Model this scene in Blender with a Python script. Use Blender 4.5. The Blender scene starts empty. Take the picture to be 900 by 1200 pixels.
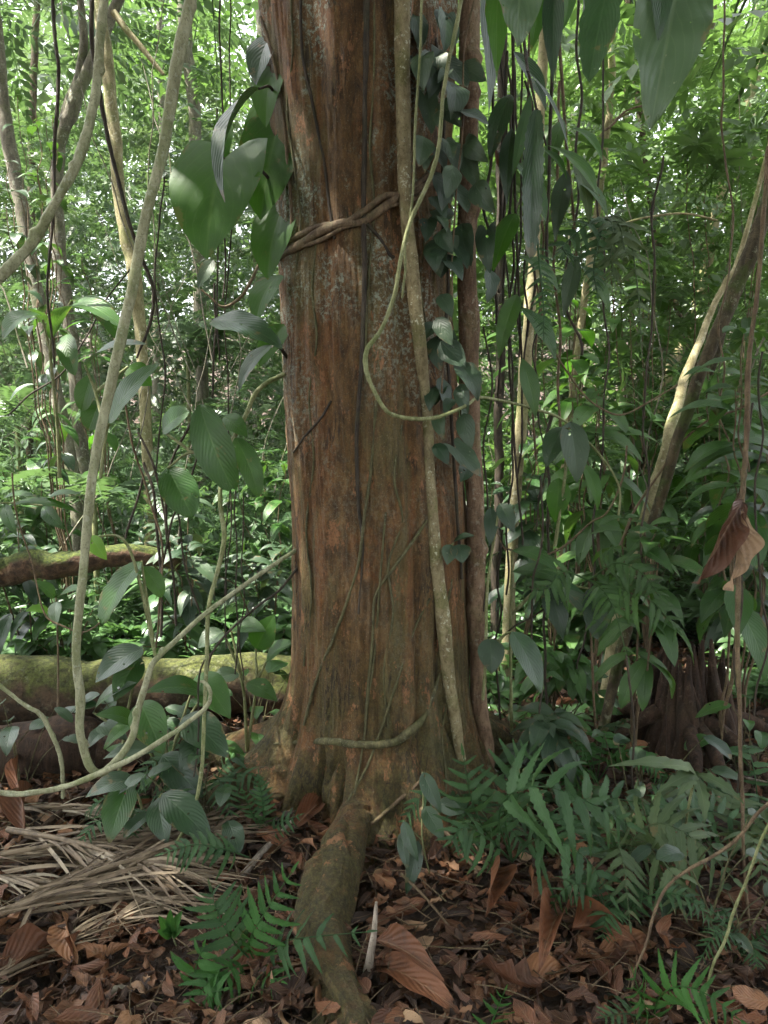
import bpy, math, random
import numpy as np
from mathutils import Vector, Matrix

rng = np.random.default_rng(7)
random.seed(7)
scene = bpy.context.scene
col = scene.collection
PI = math.pi

# ------------------------------------------------------------------ camera
CAM_H, PITCH, VFOV = 1.5, math.radians(6.0), math.radians(67.0)
FPX = 600.0 / math.tan(VFOV / 2)
cam_d = bpy.data.cameras.new('camera'); cam = bpy.data.objects.new('camera', cam_d); col.objects.link(cam)
cam.location = (0, 0, CAM_H); cam.rotation_euler = (PI / 2 - PITCH, 0, 0)
cam_d.sensor_fit = 'VERTICAL'; cam_d.angle = VFOV; cam_d.clip_end = 500; cam_d.clip_start = 0.05
scene.camera = cam

# ------------------------------------------------------------------ noise
def _hash(i, j, k):
    n = (i * 73856093) ^ (j * 19349663) ^ (k * 83492791)
    n = (n ^ (n >> 13)) * 1274126177
    n = n ^ (n >> 16)
    return (n & 0xFFFF) / 65535.0

def vnoise(x, y, z=0.0):
    x, y, z = np.broadcast_arrays(np.asarray(x, float), np.asarray(y, float), np.asarray(z, float))
    xi, yi, zi = np.floor(x).astype(np.int64), np.floor(y).astype(np.int64), np.floor(z).astype(np.int64)
    fx, fy, fz = x - xi, y - yi, z - zi
    fx, fy, fz = [f * f * (3 - 2 * f) for f in (fx, fy, fz)]
    r = 0
    for a in (0, 1):
        for b in (0, 1):
            for c in (0, 1):
                w = (fx if a else 1 - fx) * (fy if b else 1 - fy) * (fz if c else 1 - fz)
                r = r + w * _hash(xi + a, yi + b, zi + c)
    return r

def fbm(x, y, z=0.0, o=4):
    s, a, t = 0, 0.5, 0
    for i in range(o):
        s = s + a * vnoise(np.asarray(x) * 2 ** i + 17.3 * i, np.asarray(y) * 2 ** i, np.asarray(z) * 2 ** i)
        t += a; a *= 0.5
    return s / t

def ground_h(x, y):
    x = np.asarray(x, float); y = np.asarray(y, float)
    h = (fbm(x * 0.9 + 5, y * 0.9, 0.3, 4) - 0.5) * 0.22
    h = h + 0.10 * np.exp(-((x - 0.0) ** 2 + (y - 3.1) ** 2) / 0.5)
    far = np.clip(y - 7, 0, None)
    h = h + 0.05 * far + np.clip(y - 20, 0, None) * 0.12
    return h

# ------------------------------------------------------------------ pixels of the photograph to points in the place
def ray(px, py):
    x = (px - 450.0) / FPX; u = (600.0 - py) / FPX
    return x, math.cos(PITCH) + math.sin(PITCH) * u, -math.sin(PITCH) + math.cos(PITCH) * u

def P(px, py, Y):
    dx, dy, dz = ray(px, py); t = Y / dy
    return np.array([dx * t, Y, CAM_H + dz * t])

def G(px, py, off=0.0):
    dx, dy, dz = ray(px, py)
    t = 1.5
    for _ in range(600):
        x, y, z = dx * t, dy * t, CAM_H + dz * t
        if z < ground_h(x, y) + off: break
        t += 0.02
    return np.array([x, y, z])

def mpp(Y): return Y / FPX          # metres per pixel at depth Y

# ------------------------------------------------------------------ mesh building
class MB:
    def __init__(s): s.v = []; s.f = []; s.uv = []; s.r = []; s.n = 0
    def add(s, V, F, UV=None, rnd=0.5):
        V = np.asarray(V, float).reshape(-1, 3); F = np.asarray(F, np.int64).reshape(-1, 4)
        s.v.append(V); s.f.append(F + s.n)
        s.uv.append(np.zeros((len(V), 2)) if UV is None else np.asarray(UV, float))
        s.r.append(np.broadcast_to(np.asarray(rnd, float), (len(V),)).copy())
        s.n += len(V)
    def build(s, name, mat, parent=None, origin=None, smooth=True):
        V = np.concatenate(s.v); F = np.concatenate(s.f); UV = np.concatenate(s.uv); R = np.concatenate(s.r)
        o0 = np.zeros(3) if origin is None else np.asarray(origin, float)
        if parent is not None:
            p = parent; o0 = np.zeros(3)
            while p is not None: o0 = o0 + np.array(p.location); p = p.parent
        V = V - o0
        me = bpy.data.meshes.new(name)
        me.vertices.add(len(V)); me.vertices.foreach_set('co', V.astype(np.float32).ravel())
        me.loops.add(F.size); me.loops.foreach_set('vertex_index', F.astype(np.int32).ravel())
        me.polygons.add(len(F)); me.polygons.foreach_set('loop_start', np.arange(0, F.size, 4, dtype=np.int32))
        me.polygons.foreach_set('use_smooth', np.full(len(F), smooth))
        uvl = me.uv_layers.new(name='UVMap'); uvl.data.foreach_set('uv', UV[F.ravel()].astype(np.float32).ravel())
        at = me.attributes.new('rnd', 'FLOAT', 'POINT'); at.data.foreach_set('value', R.astype(np.float32))
        me.update(calc_edges=True)
        me.materials.append(mat)
        o = bpy.data.objects.new(name, me); col.objects.link(o)
        if parent is not None: o.parent = parent
        else: o.location = o0
        return o

def tag(o, label=None, cat=None, group=None, kind=None):
    if label: o['label'] = label
    if cat: o['category'] = cat
    if group: o['group'] = group
    if kind: o['kind'] = kind
    return o

def thing(name, label, cat, loc, group=None):
    o = bpy.data.objects.new(name, None); col.objects.link(o)
    o.location = tuple(float(c) for c in loc); o.empty_display_size = 0.05
    return tag(o, label, cat, group)

def unit(v): v = np.asarray(v, float); return v / (np.linalg.norm(v) + 1e-9)

def catmull(pts, n):
    pts = np.asarray(pts, float)
    if len(pts) == 2:
        t = np.linspace(0, 1, n)[:, None]; return pts[0] * (1 - t) + pts[1] * t
    p = np.vstack([2 * pts[0] - pts[1], pts, 2 * pts[-1] - pts[-2]])
    m = len(pts) - 1
    T = np.linspace(0, m - 1e-6, n); i = T.astype(int); t = (T - i)[:, None]
    p0, p1, p2, p3 = p[i], p[i + 1], p[i + 2], p[i + 3]
    return 0.5 * (2 * p1 + (p2 - p0) * t + (2 * p0 - 5 * p1 + 4 * p2 - p3) * t ** 2 + (3 * p1 - p0 - 3 * p2 + p3) * t ** 3)

def tube(mb, pts, rad, sides=8, step=None, lump=0.12, wob=0.0, rnd=0.5, seed=0, lumpf=6.0, ang=.8):
    """round stem through pts; rad is one radius or one per point"""
    pts = np.asarray(pts, float)
    L = np.linalg.norm(np.diff(pts, axis=0), axis=1).sum()
    rad = np.broadcast_to(np.asarray(rad, float), (len(pts),))
    rm = float(rad.mean())
    n = int(np.clip(L / (step or max(rm * 1.6, 0.008)), 4, 260))
    C = catmull(pts, n)
    Rr = np.interp(np.linspace(0, 1, n), np.linspace(0, 1, len(pts)), rad)
    if wob:
        s = np.linspace(0, L, n)
        C = C + wob * np.stack([vnoise(s * 5 + seed, seed) - .5, vnoise(s * 5, seed + 9.1) - .5, vnoise(s * 5, seed + 4.7) - .5], 1)
    T = np.gradient(C, axis=0); T /= np.linalg.norm(T, axis=1)[:, None] + 1e-9
    ref = np.array([0.31, 0.9, 0.29])
    X = np.cross(T, ref); X /= np.linalg.norm(X, axis=1)[:, None] + 1e-9
    Y = np.cross(T, X)
    th = np.linspace(0, 2 * PI, sides + 1)
    s = np.linspace(0, L, n)
    lm = 1 + lump * 2 * (fbm(s[:, None] / max(rm, .003) / lumpf + seed * 3.7, np.cos(th)[None] * ang + 3, np.sin(th)[None] * ang + seed, 3) - 0.5)
    V = C[:, None] + (X[:, None] * np.cos(th)[None, :, None] + Y[:, None] * np.sin(th)[None, :, None]) * (Rr[:, None] * lm)[..., None]
    V[:, -1] = V[:, 0]
    i, j = np.meshgrid(np.arange(n - 1), np.arange(sides), indexing='ij')
    w = sides + 1
    F = np.stack([i * w + j, i * w + j + 1, (i + 1) * w + j + 1, (i + 1) * w + j], -1).reshape(-1, 4)
    UV = np.stack(np.broadcast_arrays(th[None] / (2 * PI), s[:, None]), -1).reshape(-1, 2)
    mb.add(V.reshape(-1, 3), F, UV, rnd)
    for e, d in ((0, -1), (n - 1, 1)):      # closed ends
        c = C[e] + T[e] * d * Rr[e] * 0.3
        ring = V[e]; k = np.arange(0, sides - 1, 2)
        Vc = np.vstack([ring[:sides], c[None]])
        Fc = [[sides, a, (a + 1) % sides, (a + 2) % sides] for a in range(0, sides, 2)]
        mb.add(Vc, Fc, np.zeros((len(Vc), 2)), rnd)

# ------------------------------------------------------------------ leaves
def half_width(kind, t):
    t = np.clip(t, 0, 1)
    if kind == 'heart':
        w = np.where(t < .28, .86 + .14 * np.sin(t / .28 * PI / 2), np.cos((t - .28) / .72 * PI / 2) ** .85)
        return w * .5
    if kind == 'ovate':  return .5 * np.sin(PI * t ** .75) ** .8 * (1 - .12 * t)
    if kind == 'oblong': return .5 * np.clip(np.sin(PI * np.clip(t, 0, 1)), 0, 1) ** .5 * (1 - .15 * t ** 3)
    if kind == 'lance':  return .5 * np.sin(PI * t ** .8) ** 1.05
    if kind == 'strap':  return .5 * np.clip(np.sin(PI * t), 0, 1) ** .3
    if kind == 'obov':   return .5 * np.sin(PI * t ** 1.35) ** .85
    if kind == 'pinna':  return .5 * np.clip(1 - t, 0, 1) ** .62 * np.clip(t / .06, .5, 1)
    return .5 * np.sin(PI * t)

def leaf_grid(kind='ovate', nl=8, nw=4, fold=.15, wave=0., lobes=0, lobe_d=.25, seed=0, heart=.24):
    """unit leaf: length along +y, width 1 across x, normal +z; returns t, s grid based arrays"""
    t = np.linspace(0.0, 1.0, nl + 1)
    s = np.linspace(-1, 1, nw + 1)
    T, S = np.meshgrid(t, s, indexing='ij')
    w = np.maximum(half_width(kind, T), 0.012)
    if lobes:
        w = w * (1 - lobe_d * np.abs(((T * lobes) % 1) - .0) ** 1.5 * (np.abs(S) > .9))
    X = S * w
    Yy = T.copy()
    if kind == 'heart':
        a = np.abs(S)
        Yy = T - heart * np.sin(np.clip(a * 1.15, 0, 1) * PI * .62) * (1 - T) ** 2.2
    Z = fold * np.abs(X) - (.25 * fold) * 0
    if wave: Z = Z + wave * np.abs(S) ** 2 * np.sin(T * 17 + seed + (S > 0) * 1.7) * .5 + wave * .5 * np.sin(T * 7 + seed) * S
    j, i = np.meshgrid(np.arange(nw), np.arange(nl))
    W = nw + 1
    F = np.stack([i * W + j, i * W + j + 1, (i + 1) * W + j + 1, (i + 1) * W + j], -1).reshape(-1, 4)
    UV = np.stack([(S + 1) / 2, T], -1).reshape(-1, 2)
    return X.ravel(), Yy.ravel(), Z.ravel(), F, UV

def leaf_between(mb, A, B, width, kind='oblong', normal=(0, -1, .35), bulge=.08, fold=.2, wave=.02, lobes=0, nl=14, nw=6, rnd=None, seed=None, twist=0., lobe_d=.25, curl=0.):
    """a blade whose stalk end is A and whose tip is B; bulge bends it along its normal"""
    A = np.asarray(A, float); B = np.asarray(B, float)
    d = B - A; L = np.linalg.norm(d); y = d / L
    n = np.asarray(normal, float); n = n - y * n.dot(y); n = unit(n); x = np.cross(y, n)
    seed = rng.random() * 9 if seed is None else seed
    X, Yy, Z, F, UV = leaf_grid(kind, nl, nw, fold, wave, lobes, lobe_d, seed)
    W = width / L
    if curl:   # roll margins
        Z = Z + curl * np.abs(X * 2) ** 2
    tw = twist * Yy
    xx = X * W; zz = Z * W
    xr = xx * np.cos(tw) - zz * np.sin(tw); zr = xx * np.sin(tw) + zz * np.cos(tw)
    b = bulge * 4 * Yy * (1 - Yy)
    V = A + L * (xr[:, None] * x + Yy[:, None] * y + (zr + b)[:, None] * n)
    mb.add(V, F, UV, rng.random() if rnd is None else rnd)

def template(parts):
    """joins (V,F,UV,leafrnd) tuples into one template"""
    Vs, Fs, Us, Rs, n = [], [], [], [], 0
    for V, F, U, r in parts:
        Vs.append(V); Fs.append(F + n); Us.append(U); Rs.append(np.full(len(V), r)); n += len(V)
    return np.concatenate(Vs), np.concatenate(Fs), np.concatenate(Us), np.concatenate(Rs)

def simple_leaf(A, d, up, L, W, fold=.25, droop=.15):
    d = unit(d); x = unit(np.cross(d, up)); n = np.cross(x, d)
    A = np.asarray(A, float)
    V = np.array([A, A + d * L * .45 + n * (-fold * W * .4), A + d * L - n * droop * L,
                  A + d * L * .42 - x * W / 2 - n * droop * L * .15, A + d * L * .42 + x * W / 2 - n * droop * L * .15])
    F = np.array([[0, 4, 2, 1], [0, 1, 2, 3]])
    U = np.array([[.5, 0], [.5, .45], [.5, 1], [0, .45], [1, .45]])
    return V, F, U, random.random()

def fine_leaf(A, d, up, L, W, kind='ovate', nl=5, nw=2, fold=.2, droop=.2, lobes=0):
    d = unit(d); x = unit(np.cross(d, up)); n = np.cross(x, d); A = np.asarray(A, float)
    X, Yy, Z, F, U = leaf_grid(kind, nl, nw, fold, .05, lobes, seed=random.random() * 9)
    b = -droop * Yy ** 2
    V = A + (X * W)[:, None] * x + (Yy * L)[:, None] * d + (Z * W + b * L)[:, None] * n
    return V, F, U, random.random()

def twig_quad(A, B, w):
    A = np.asarray(A, float); B = np.asarray(B, float); d = B - A
    x = unit(np.cross(d, [0, 0, 1])) * w
    return (np.array([A - x, A + x, B + x * .4, B - x * .4]), np.array([[0, 1, 2, 3]]), np.array([[.5, 0]] * 4), .0)

def T_pinnate(n=8, ll=.26, lw=.09, fine=False):
    ps = [twig_quad((0, 0, 0), (0, 1, -.12), .006)]
    for i in range(n):
        t = (i + .8) / n
        l = ll * (math.sin(PI * (.15 + .8 * t)) ** .6)
        for sx in (-1, 1):
            ps.append(simple_leaf((0, t, -.12 * t * t), (sx * (.9 - .3 * t), .5 + .4 * t, random.uniform(-.25, .1)), (0, 0, 1), l * random.uniform(.85, 1.1), lw))
    ps.append(simple_leaf((0, 1, -.12), (0, 1, -.2), (0, 0, 1), ll, lw))
    return template(ps)

def T_simple(n=9, ll=.34, lw=.15, fine=False):
    ps = [twig_quad((0, 0, 0), (0, 1, -.1), .008)]
    for i in range(n):
        t = .15 + .85 * (i + .5) / n
        sx = 1 if i % 2 else -1
        f = fine_leaf if fine else simple_leaf
        ps.append(f((0, t, -.1 * t * t), (sx * random.uniform(.5, 1), random.uniform(.3, .8), random.uniform(-.4, .25)), (random.uniform(-.3, .3), 0, 1), ll * random.uniform(.7, 1.15), lw * random.uniform(.8, 1.2)))
    return template(ps)

def T_rosette(n=8, kind='lance', lw=.16, up=.55, droop=.45):
    ps = []
    for i in range(n):
        a = 2 * PI * i / n + random.uniform(-.3, .3)
        e = up * random.uniform(.5, 1.4)
        ps.append(fine_leaf((0, 0, 0), (math.cos(a), math.sin(a), e), (0, 0, 1), random.uniform(.7, 1.05), lw * random.uniform(.8, 1.2), kind, 6, 2, .3, droop))
    return template(ps)

def T_frond(n=14, ll=.3, lw=.075, arch=.3):
    """a palm or fern frond: arching rib and two rows of narrow leaflets"""
    ps = []; prev = np.zeros(3)
    pt = lambda t: np.array([0, t * (1 - .15 * t), .35 * t - (arch + .35) * t * t])
    for i in range(8):
        ps.append(twig_quad(pt(i / 8), pt((i + 1) / 8), .008))
    for i in range(n):
        t = .12 + .88 * (i + .5) / n
        l = ll * math.sin(PI * (.12 + .85 * t)) ** .6
        for sx in (-1, 1):
            ps.append(simple_leaf(pt(t), (sx, .35 + .4 * t, -.25 + random.uniform(-.1, .1)), (0, 0, 1), l, lw, .2, .2))
    return template(ps)

def frames(dirs, roll=.5):
    """rotation matrices whose y axis is dirs, z axis roughly up"""
    d = dirs / (np.linalg.norm(dirs, axis=1)[:, None] + 1e-9)
    up = np.tile([0., 0., 1.], (len(d), 1)) + rng.normal(0, roll, (len(d), 3))
    x = np.cross(d, up); x /= np.linalg.norm(x, axis=1)[:, None] + 1e-9
    z = np.cross(x, d)
    return np.stack([x, d, z], -1)

def scatter(mb, tm, pos, R, scale, rnd=None):
    V, F, U, lr = tm; N = len(pos); nv = len(V)
    if N == 0: return
    scale = np.broadcast_to(np.asarray(scale, float), (N,))
    W = np.einsum('nij,vj->nvi', R, V) * scale[:, None, None] + np.asarray(pos)[:, None]
    FF = (F[None] + (np.arange(N) * nv)[:, None, None]).reshape(-1, 4)
    r = rng.random(N) if rnd is None else rnd
    rr = np.clip(r[:, None] * .7 + lr[None] * .3, 0, 1)
    mb.add(W.reshape(-1, 3), FF, np.tile(U, (N, 1)), rr.ravel())

def rdirs(n, lo=-.3, hi=.7):
    a = rng.random(n) * 2 * PI; e = rng.uniform(lo, hi, n)
    return np.stack([np.cos(a) * np.cos(e), np.sin(a) * np.cos(e), np.sin(e)], 1)

# ------------------------------------------------------------------ materials
class NT:
    def __init__(s, name):
        s.m = bpy.data.materials.new(name); s.m.use_nodes = True
        s.t = s.m.node_tree; s.t.nodes.clear()
        s.out = s.t.nodes.new('ShaderNodeOutputMaterial')
    def n(s, typ, props=None, **inp):
        nd = s.t.nodes.new(typ)
        for k, v in (props or {}).items(): setattr(nd, k, v)
        for k, v in inp.items(): s.set(nd, k, v)
        return nd
    def set(s, nd, k, v):
        key = int(k[1:]) if k[0] == '_' and k[1:].isdigit() else k.replace('_', ' ')
        sock = nd.inputs[key]
        if hasattr(v, 'links') or isinstance(v, bpy.types.NodeSocket): s.t.links.new(v, sock)
        else: sock.default_value = v
    def math(s, op, a, b=0., c=0., clamp=False):
        return s.n('ShaderNodeMath', {'operation': op, 'use_clamp': clamp}, _0=a, _1=b, _2=c).outputs[0]
    def mix(s, f, a, b, mode='MIX'):
        nd = s.n('ShaderNodeMix', {'data_type': 'RGBA', 'blend_type': mode})
        s.set(nd, '_0', f)
        for i, v in ((6, a), (7, b)):
            if isinstance(v, bpy.types.NodeSocket): s.t.links.new(v, nd.inputs[i])
            else: nd.inputs[i].default_value = (*v, 1) if len(v) == 3 else v
        return nd.outputs[2]
    def ramp(s, f, stops):
        nd = s.n('ShaderNodeValToRGB', Fac=f)
        e = nd.color_ramp.elements
        while len(e) < len(stops): e.new(0.5)
        for el, (p, c) in zip(e, stops): el.position = p; el.color = (*c, 1) if len(c) == 3 else c
        return nd.outputs[0]
    def sstep(s, v, a, b):
        nd = s.n('ShaderNodeMapRange', {'interpolation_type': 'SMOOTHSTEP'}, _0=v, _1=a, _2=b)
        return nd.outputs[0]
    def noise(s, vec, scale, detail=4, rough=.55, dist=0.):
        nd = s.n('ShaderNodeTexNoise', None, Vector=vec, Scale=scale, Detail=detail, Roughness=rough, Distortion=dist)
        return nd.outputs['Fac']
    def obj(s, scale=(1, 1, 1)):
        tc = s.n('ShaderNodeTexCoord')
        mp = s.n('ShaderNodeMapping', None, Vector=tc.outputs['Object'], Scale=scale)
        return mp.outputs[0]
    def attr(s, name='rnd'):
        return s.n('ShaderNodeAttribute', {'attribute_name': name}).outputs['Fac']

def leaf_mat(name, dark, light, rough=.42, trans=.32, tcol=None, veins=9, vslope=.35, vein_col=.25, bump=.5, spec=.4, spots=.15, brown=.5, gloss_noise=.15, bd=.0009):
    k = NT(name)
    uv = k.n('ShaderNodeUVMap').outputs[0]
    sep = k.n('ShaderNodeSeparateXYZ', None, _0=uv)
    u, v = sep.outputs[0], sep.outputs[1]
    a = k.math('ABSOLUTE', k.math('MULTIPLY_ADD', u, 2., -1.))
    wv = k.math('MULTIPLY_ADD', k.noise(k.obj(), 16, 2), .10, -.05)
    ph = k.math('MULTIPLY', k.math('ADD', wv, k.math('SUBTRACT', v, k.math('MULTIPLY', k.math('POWER', a, 1.25), vslope))), veins * 2 * PI)
    cs = k.math('COSINE', ph)
    lat = k.sstep(cs, .88, 1.0)
    mid = k.sstep(a, .075, .02)
    vein = k.math('MAXIMUM', k.math('MULTIPLY', lat, .5), mid)
    r = k.attr()
    oc = k.obj()
    base = k.mix(r, dark, light)
    n1 = k.noise(oc, 14, 3)
    base = k.mix(k.math('MULTIPLY', k.sstep(n1, .4, .75), .45), base, tuple(c * .6 for c in dark))
    base = k.mix(k.math('MULTIPLY', vein, vein_col), base, (min(1, light[0] * 2 + .03), min(1, light[1] * 1.7 + .03), min(1, light[2] * 1.8 + .02)))
    if spots:
        sp = k.sstep(k.noise(oc, 60, 2), .70, .76)
        base = k.mix(k.math('MULTIPLY', sp, spots), base, (.30, .30, .20))
    if brown:
        bt = k.sstep(k.math('ADD', k.noise(oc, 13, 5, .65), k.math('MULTIPLY', k.math('POWER', k.math('MAXIMUM', v, a), 6.), .12)), .645, .70)
        base = k.mix(k.math('MULTIPLY', bt, brown), base, (.16, .10, .035))
    h = k.math('ADD', k.math('MULTIPLY', cs, -.5), k.math('MULTIPLY', mid, -1.2))
    h = k.math('ADD', h, k.math('MULTIPLY', k.noise(oc, 90, 3), .8))
    bn = k.n('ShaderNodeBump', None, Strength=bump, Distance=bd, Height=h).outputs[0]
    rg = k.math('MULTIPLY_ADD', k.noise(oc, 25, 3), gloss_noise * 2, rough + .06 - gloss_noise)
    p = k.n('ShaderNodeBsdfPrincipled', None, Base_Color=base, Roughness=rg, Normal=bn)
    p.inputs['Specular IOR Level'].default_value = spec * .85
    tc = tcol or (light[0] * 1.5 + .02, light[1] * 1.5, light[2] * .7)
    tb = k.mix(.5, base, tc)
    tb = k.mix(k.math('MULTIPLY', vein, .3), tb, (.02, .05, .01))
    tr = k.n('ShaderNodeBsdfTranslucent', None, Color=tb)
    ms = k.n('ShaderNodeMixShader', None, _0=trans, _1=p.outputs[0], _2=tr.outputs[0])
    hole = k.sstep(k.noise(oc, 30, 1.5, .5), .735, .742)      # insect holes
    mh = k.n('ShaderNodeMixShader', None, _0=hole, _1=ms.outputs[0], _2=k.n('ShaderNodeBsdfTransparent').outputs[0])
    k.t.links.new(mh.outputs[0], k.out.inputs[0])
    return k.m

def cheap_leaf_mat(name, dark, light, rough=.45, trans=.38, tcol=None, spec=.5):
    k = NT(name)
    r = k.attr()
    base = k.mix(r, dark, light)
    n1 = k.noise(k.obj(), 1.3, 3)
    base = k.mix(k.math('MULTIPLY', k.sstep(n1, .35, .7), .5), base, (light[0] * .95, light[1] * 1.02, light[2] * 1.05))
    p = k.n('ShaderNodeBsdfPrincipled', None, Base_Color=base, Roughness=rough)
    p.inputs['Specular IOR Level'].default_value = spec
    tc = tcol or (light[0] * 1.25 + .01, light[1] * 1.5, light[2] * .85)
    tr = k.n('ShaderNodeBsdfTranslucent', None, Color=k.mix(.6, base, tc))
    ms = k.n('ShaderNodeMixShader', None, _0=trans, _1=p.outputs[0], _2=tr.outputs[0])
    k.t.links.new(ms.outputs[0], k.out.inputs[0])
    return k.m

def bark_mat(name, a, b, moss=(.06, .075, .02), moss_amt=.4, lichen=(.33, .36, .30), lichen_amt=.3, sc=1., stretch=.25, rough=.85, bump=.6, top_moss=0.):
    k = NT(name)
    oc = k.obj((sc, sc, sc * stretch)); o1 = k.obj((sc, sc, sc))
    f1 = k.noise(oc, 30, 6, .65, .4)
    c = k.mix(k.sstep(f1, .3, .7), a, b)
    f2 = k.noise(o1, 6, 4, .6)
    c = k.mix(k.math('MULTIPLY', k.sstep(f2, .5, .62), moss_amt), c, moss)
    if top_moss:
        nz = k.n('ShaderNodeSeparateXYZ', None, _0=k.n('ShaderNodeNewGeometry').outputs['Normal']).outputs[2]
        tm = k.sstep(k.math('ADD', nz, k.math('MULTIPLY_ADD', k.noise(o1, 12, 5), 1.6, -.8)), .15, .55)
        c = k.mix(k.math('MULTIPLY', tm, top_moss), c, k.mix(k.sstep(k.noise(o1, 55, 5, .75), .35, .65), (.016, .026, .005), (.075, .092, .018)))
    c = k.mix(k.math('MULTIPLY', k.sstep(k.noise(o1, 85, 4, .75), .52, .64), .55), c, tuple(q * .45 for q in a))
    f3 = k.noise(o1, 38, 4, .7)
    f4 = k.noise(o1, 4.5, 2)
    lm = k.math('MULTIPLY', k.sstep(f3, .56, .62), k.sstep(f4, .42, .58))
    c = k.mix(k.math('MULTIPLY', lm, lichen_amt), c, lichen)
    h = k.math('ADD', f1, k.math('MULTIPLY', k.noise(o1, 120, 4, .7), .5))
    bn = k.n('ShaderNodeBump', None, Strength=bump, Distance=.012, Height=h).outputs[0]
    p = k.n('ShaderNodeBsdfPrincipled', None, Base_Color=c, Roughness=rough, Normal=bn)
    p.inputs['Specular IOR Level'].default_value = .25
    k.t.links.new(p.outputs[0], k.out.inputs[0])
    return k.m

def litter_mat(name, stops, rough=.6, trans=.08, veins=9):
    k = NT(name)
    r = k.attr(); oc = k.obj()
    uv = k.n('ShaderNodeUVMap').outputs[0]
    sep = k.n('ShaderNodeSeparateXYZ', None, _0=uv); u, v = sep.outputs[0], sep.outputs[1]
    a = k.math('ABSOLUTE', k.math('MULTIPLY_ADD', u, 2., -1.))
    cs = k.math('COSINE', k.math('MULTIPLY', k.math('SUBTRACT', v, k.math('MULTIPLY', a, .35)), veins * 2 * PI))
    mid = k.sstep(a, .08, .02)
    c = k.ramp(r, stops)
    n1 = k.noise(oc, 22, 4, .65)
    c = k.mix(k.math('MULTIPLY', k.sstep(n1, .45, .7), .6), c, (.022, .013, .008))
    c = k.mix(k.math('MULTIPLY', mid, .4), c, (.25, .16, .09))
    h = k.math('ADD', k.math('MULTIPLY', cs, -.5), k.math('MULTIPLY', k.noise(oc, 110, 3), 1.2))
    bn = k.n('ShaderNodeBump', None, Strength=.5, Distance=.003, Height=h).outputs[0]
    p = k.n('ShaderNodeBsdfPrincipled', None, Base_Color=c, Roughness=rough, Normal=bn)
    p.inputs['Specular IOR Level'].default_value = .4
    tr = k.n('ShaderNodeBsdfTranslucent', None, Color=c)
    ms = k.n('ShaderNodeMixShader', None, _0=trans, _1=p.outputs[0], _2=tr.outputs[0])
    k.t.links.new(ms.outputs[0], k.out.inputs[0])
    return k.m

def big_bark():
    k = NT('warm brown flaking bark')
    o1 = k.obj(); st = k.obj((1, 1, .42)); lg = k.obj((1, 1, .10))
    s1 = k.noise(st, 26, 8, .70, .6)
    c = k.ramp(s1, [(.28, (.028, .014, .0045)), (.42, (.090, .047, .015)), (.56, (.166, .090, .030)), (.75, (.28, .172, .068))])
    s2 = k.noise(k.obj((1, 1, .22)), 6, 6, .65, .8)
    c = k.mix(k.math('MULTIPLY', k.sstep(s2, .50, .64), .55), c, k.mix(s1, (.105, .038, .011), (.36, .140, .042)))    # raw reddish skin
    s3 = k.noise(k.obj((1.3, 1, .25)), 4.2, 7, .68, .6)
    c = k.mix(k.math('MULTIPLY', k.sstep(s3, .50, .62), .72), c, k.mix(s1, (.06, .055, .018), (.20, .17, .065)))   # olive algae
    z = k.n('ShaderNodeSeparateXYZ', None, _0=o1).outputs[2]
    up = k.sstep(z, 1.0, 2.4)
    fl = k.noise(o1, 60, 6, .8)
    cl = k.noise(k.obj((1, 1, .5)), 3.6, 5, .62)
    lm = k.math('MULTIPLY', k.sstep(fl, .50, .56), k.math('MULTIPLY', k.sstep(cl, .48, .57), k.math('MULTIPLY_ADD', up, .9, .10)))
    c = k.mix(lm, c, k.mix(k.noise(o1, 110, 2), (.22, .27, .19), (.44, .49, .39)))  # crusty pale lichen
    sp = k.sstep(k.noise(o1, 190, 3, .7), .60, .66)
    c = k.mix(k.math('MULTIPLY', sp, .45), c, (.36, .33, .22))                       # small pale specks
    low = k.sstep(z, 1.0, .05)
    mm = k.math('MULTIPLY', low, k.sstep(k.noise(o1, 7, 6, .65), .36, .54))
    c = k.mix(k.math('MULTIPLY', mm, .75), c, k.mix(k.sstep(k.noise(o1, 70, 5, .75), .35, .65), (.020, .026, .006), (.125, .120, .034)))    # moss on the foot
    fk = k.noise(k.obj((1, 1, .5)), 13, 6, .75)
    c = k.mix(k.math('MULTIPLY', k.sstep(fk, .575, .62), .8), c, (.40, .19, .085))     # bare orange flakes
    gr = k.noise(k.obj((1, 1, .6)), 150, 5, .8)
    c = k.mix(k.sstep(gr, .36, .56), k.mix(.45, c, (.03, .018, .010)), c)
    dk = k.noise(lg, 17, 6, .62, .8)
    ck = k.sstep(k.math('ABSOLUTE', k.math('SUBTRACT', dk, .5)), .022, .004)           # narrow winding cracks
    c = k.mix(k.math('MULTIPLY', ck, k.math('MULTIPLY', k.sstep(k.noise(o1, 3.5, 3), .5, .6), .8)), c, (.020, .012, .007))
    h = k.math('ADD', k.math('MULTIPLY', s1, .9), k.math('MULTIPLY', k.noise(k.obj((1, 1, .5)), 120, 6, .8), 1.2))
    h = k.math('ADD', h, k.math('MULTIPLY', k.sstep(fk, .58, .64), .5))
    h = k.math('ADD', h, k.math('MULTIPLY', mm, k.math('MULTIPLY', k.noise(o1, 75, 5, .8), 1.6)))
    bn = k.n('ShaderNodeBump', None, Strength=1., Distance=.014, Height=h).outputs[0]
    p = k.n('ShaderNodeBsdfPrincipled', None, Base_Color=c, Roughness=.68, Normal=bn)
    p.inputs['Specular IOR Level'].default_value = .35
    k.t.links.new(p.outputs[0], k.out.inputs[0])
    return k.m

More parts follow.
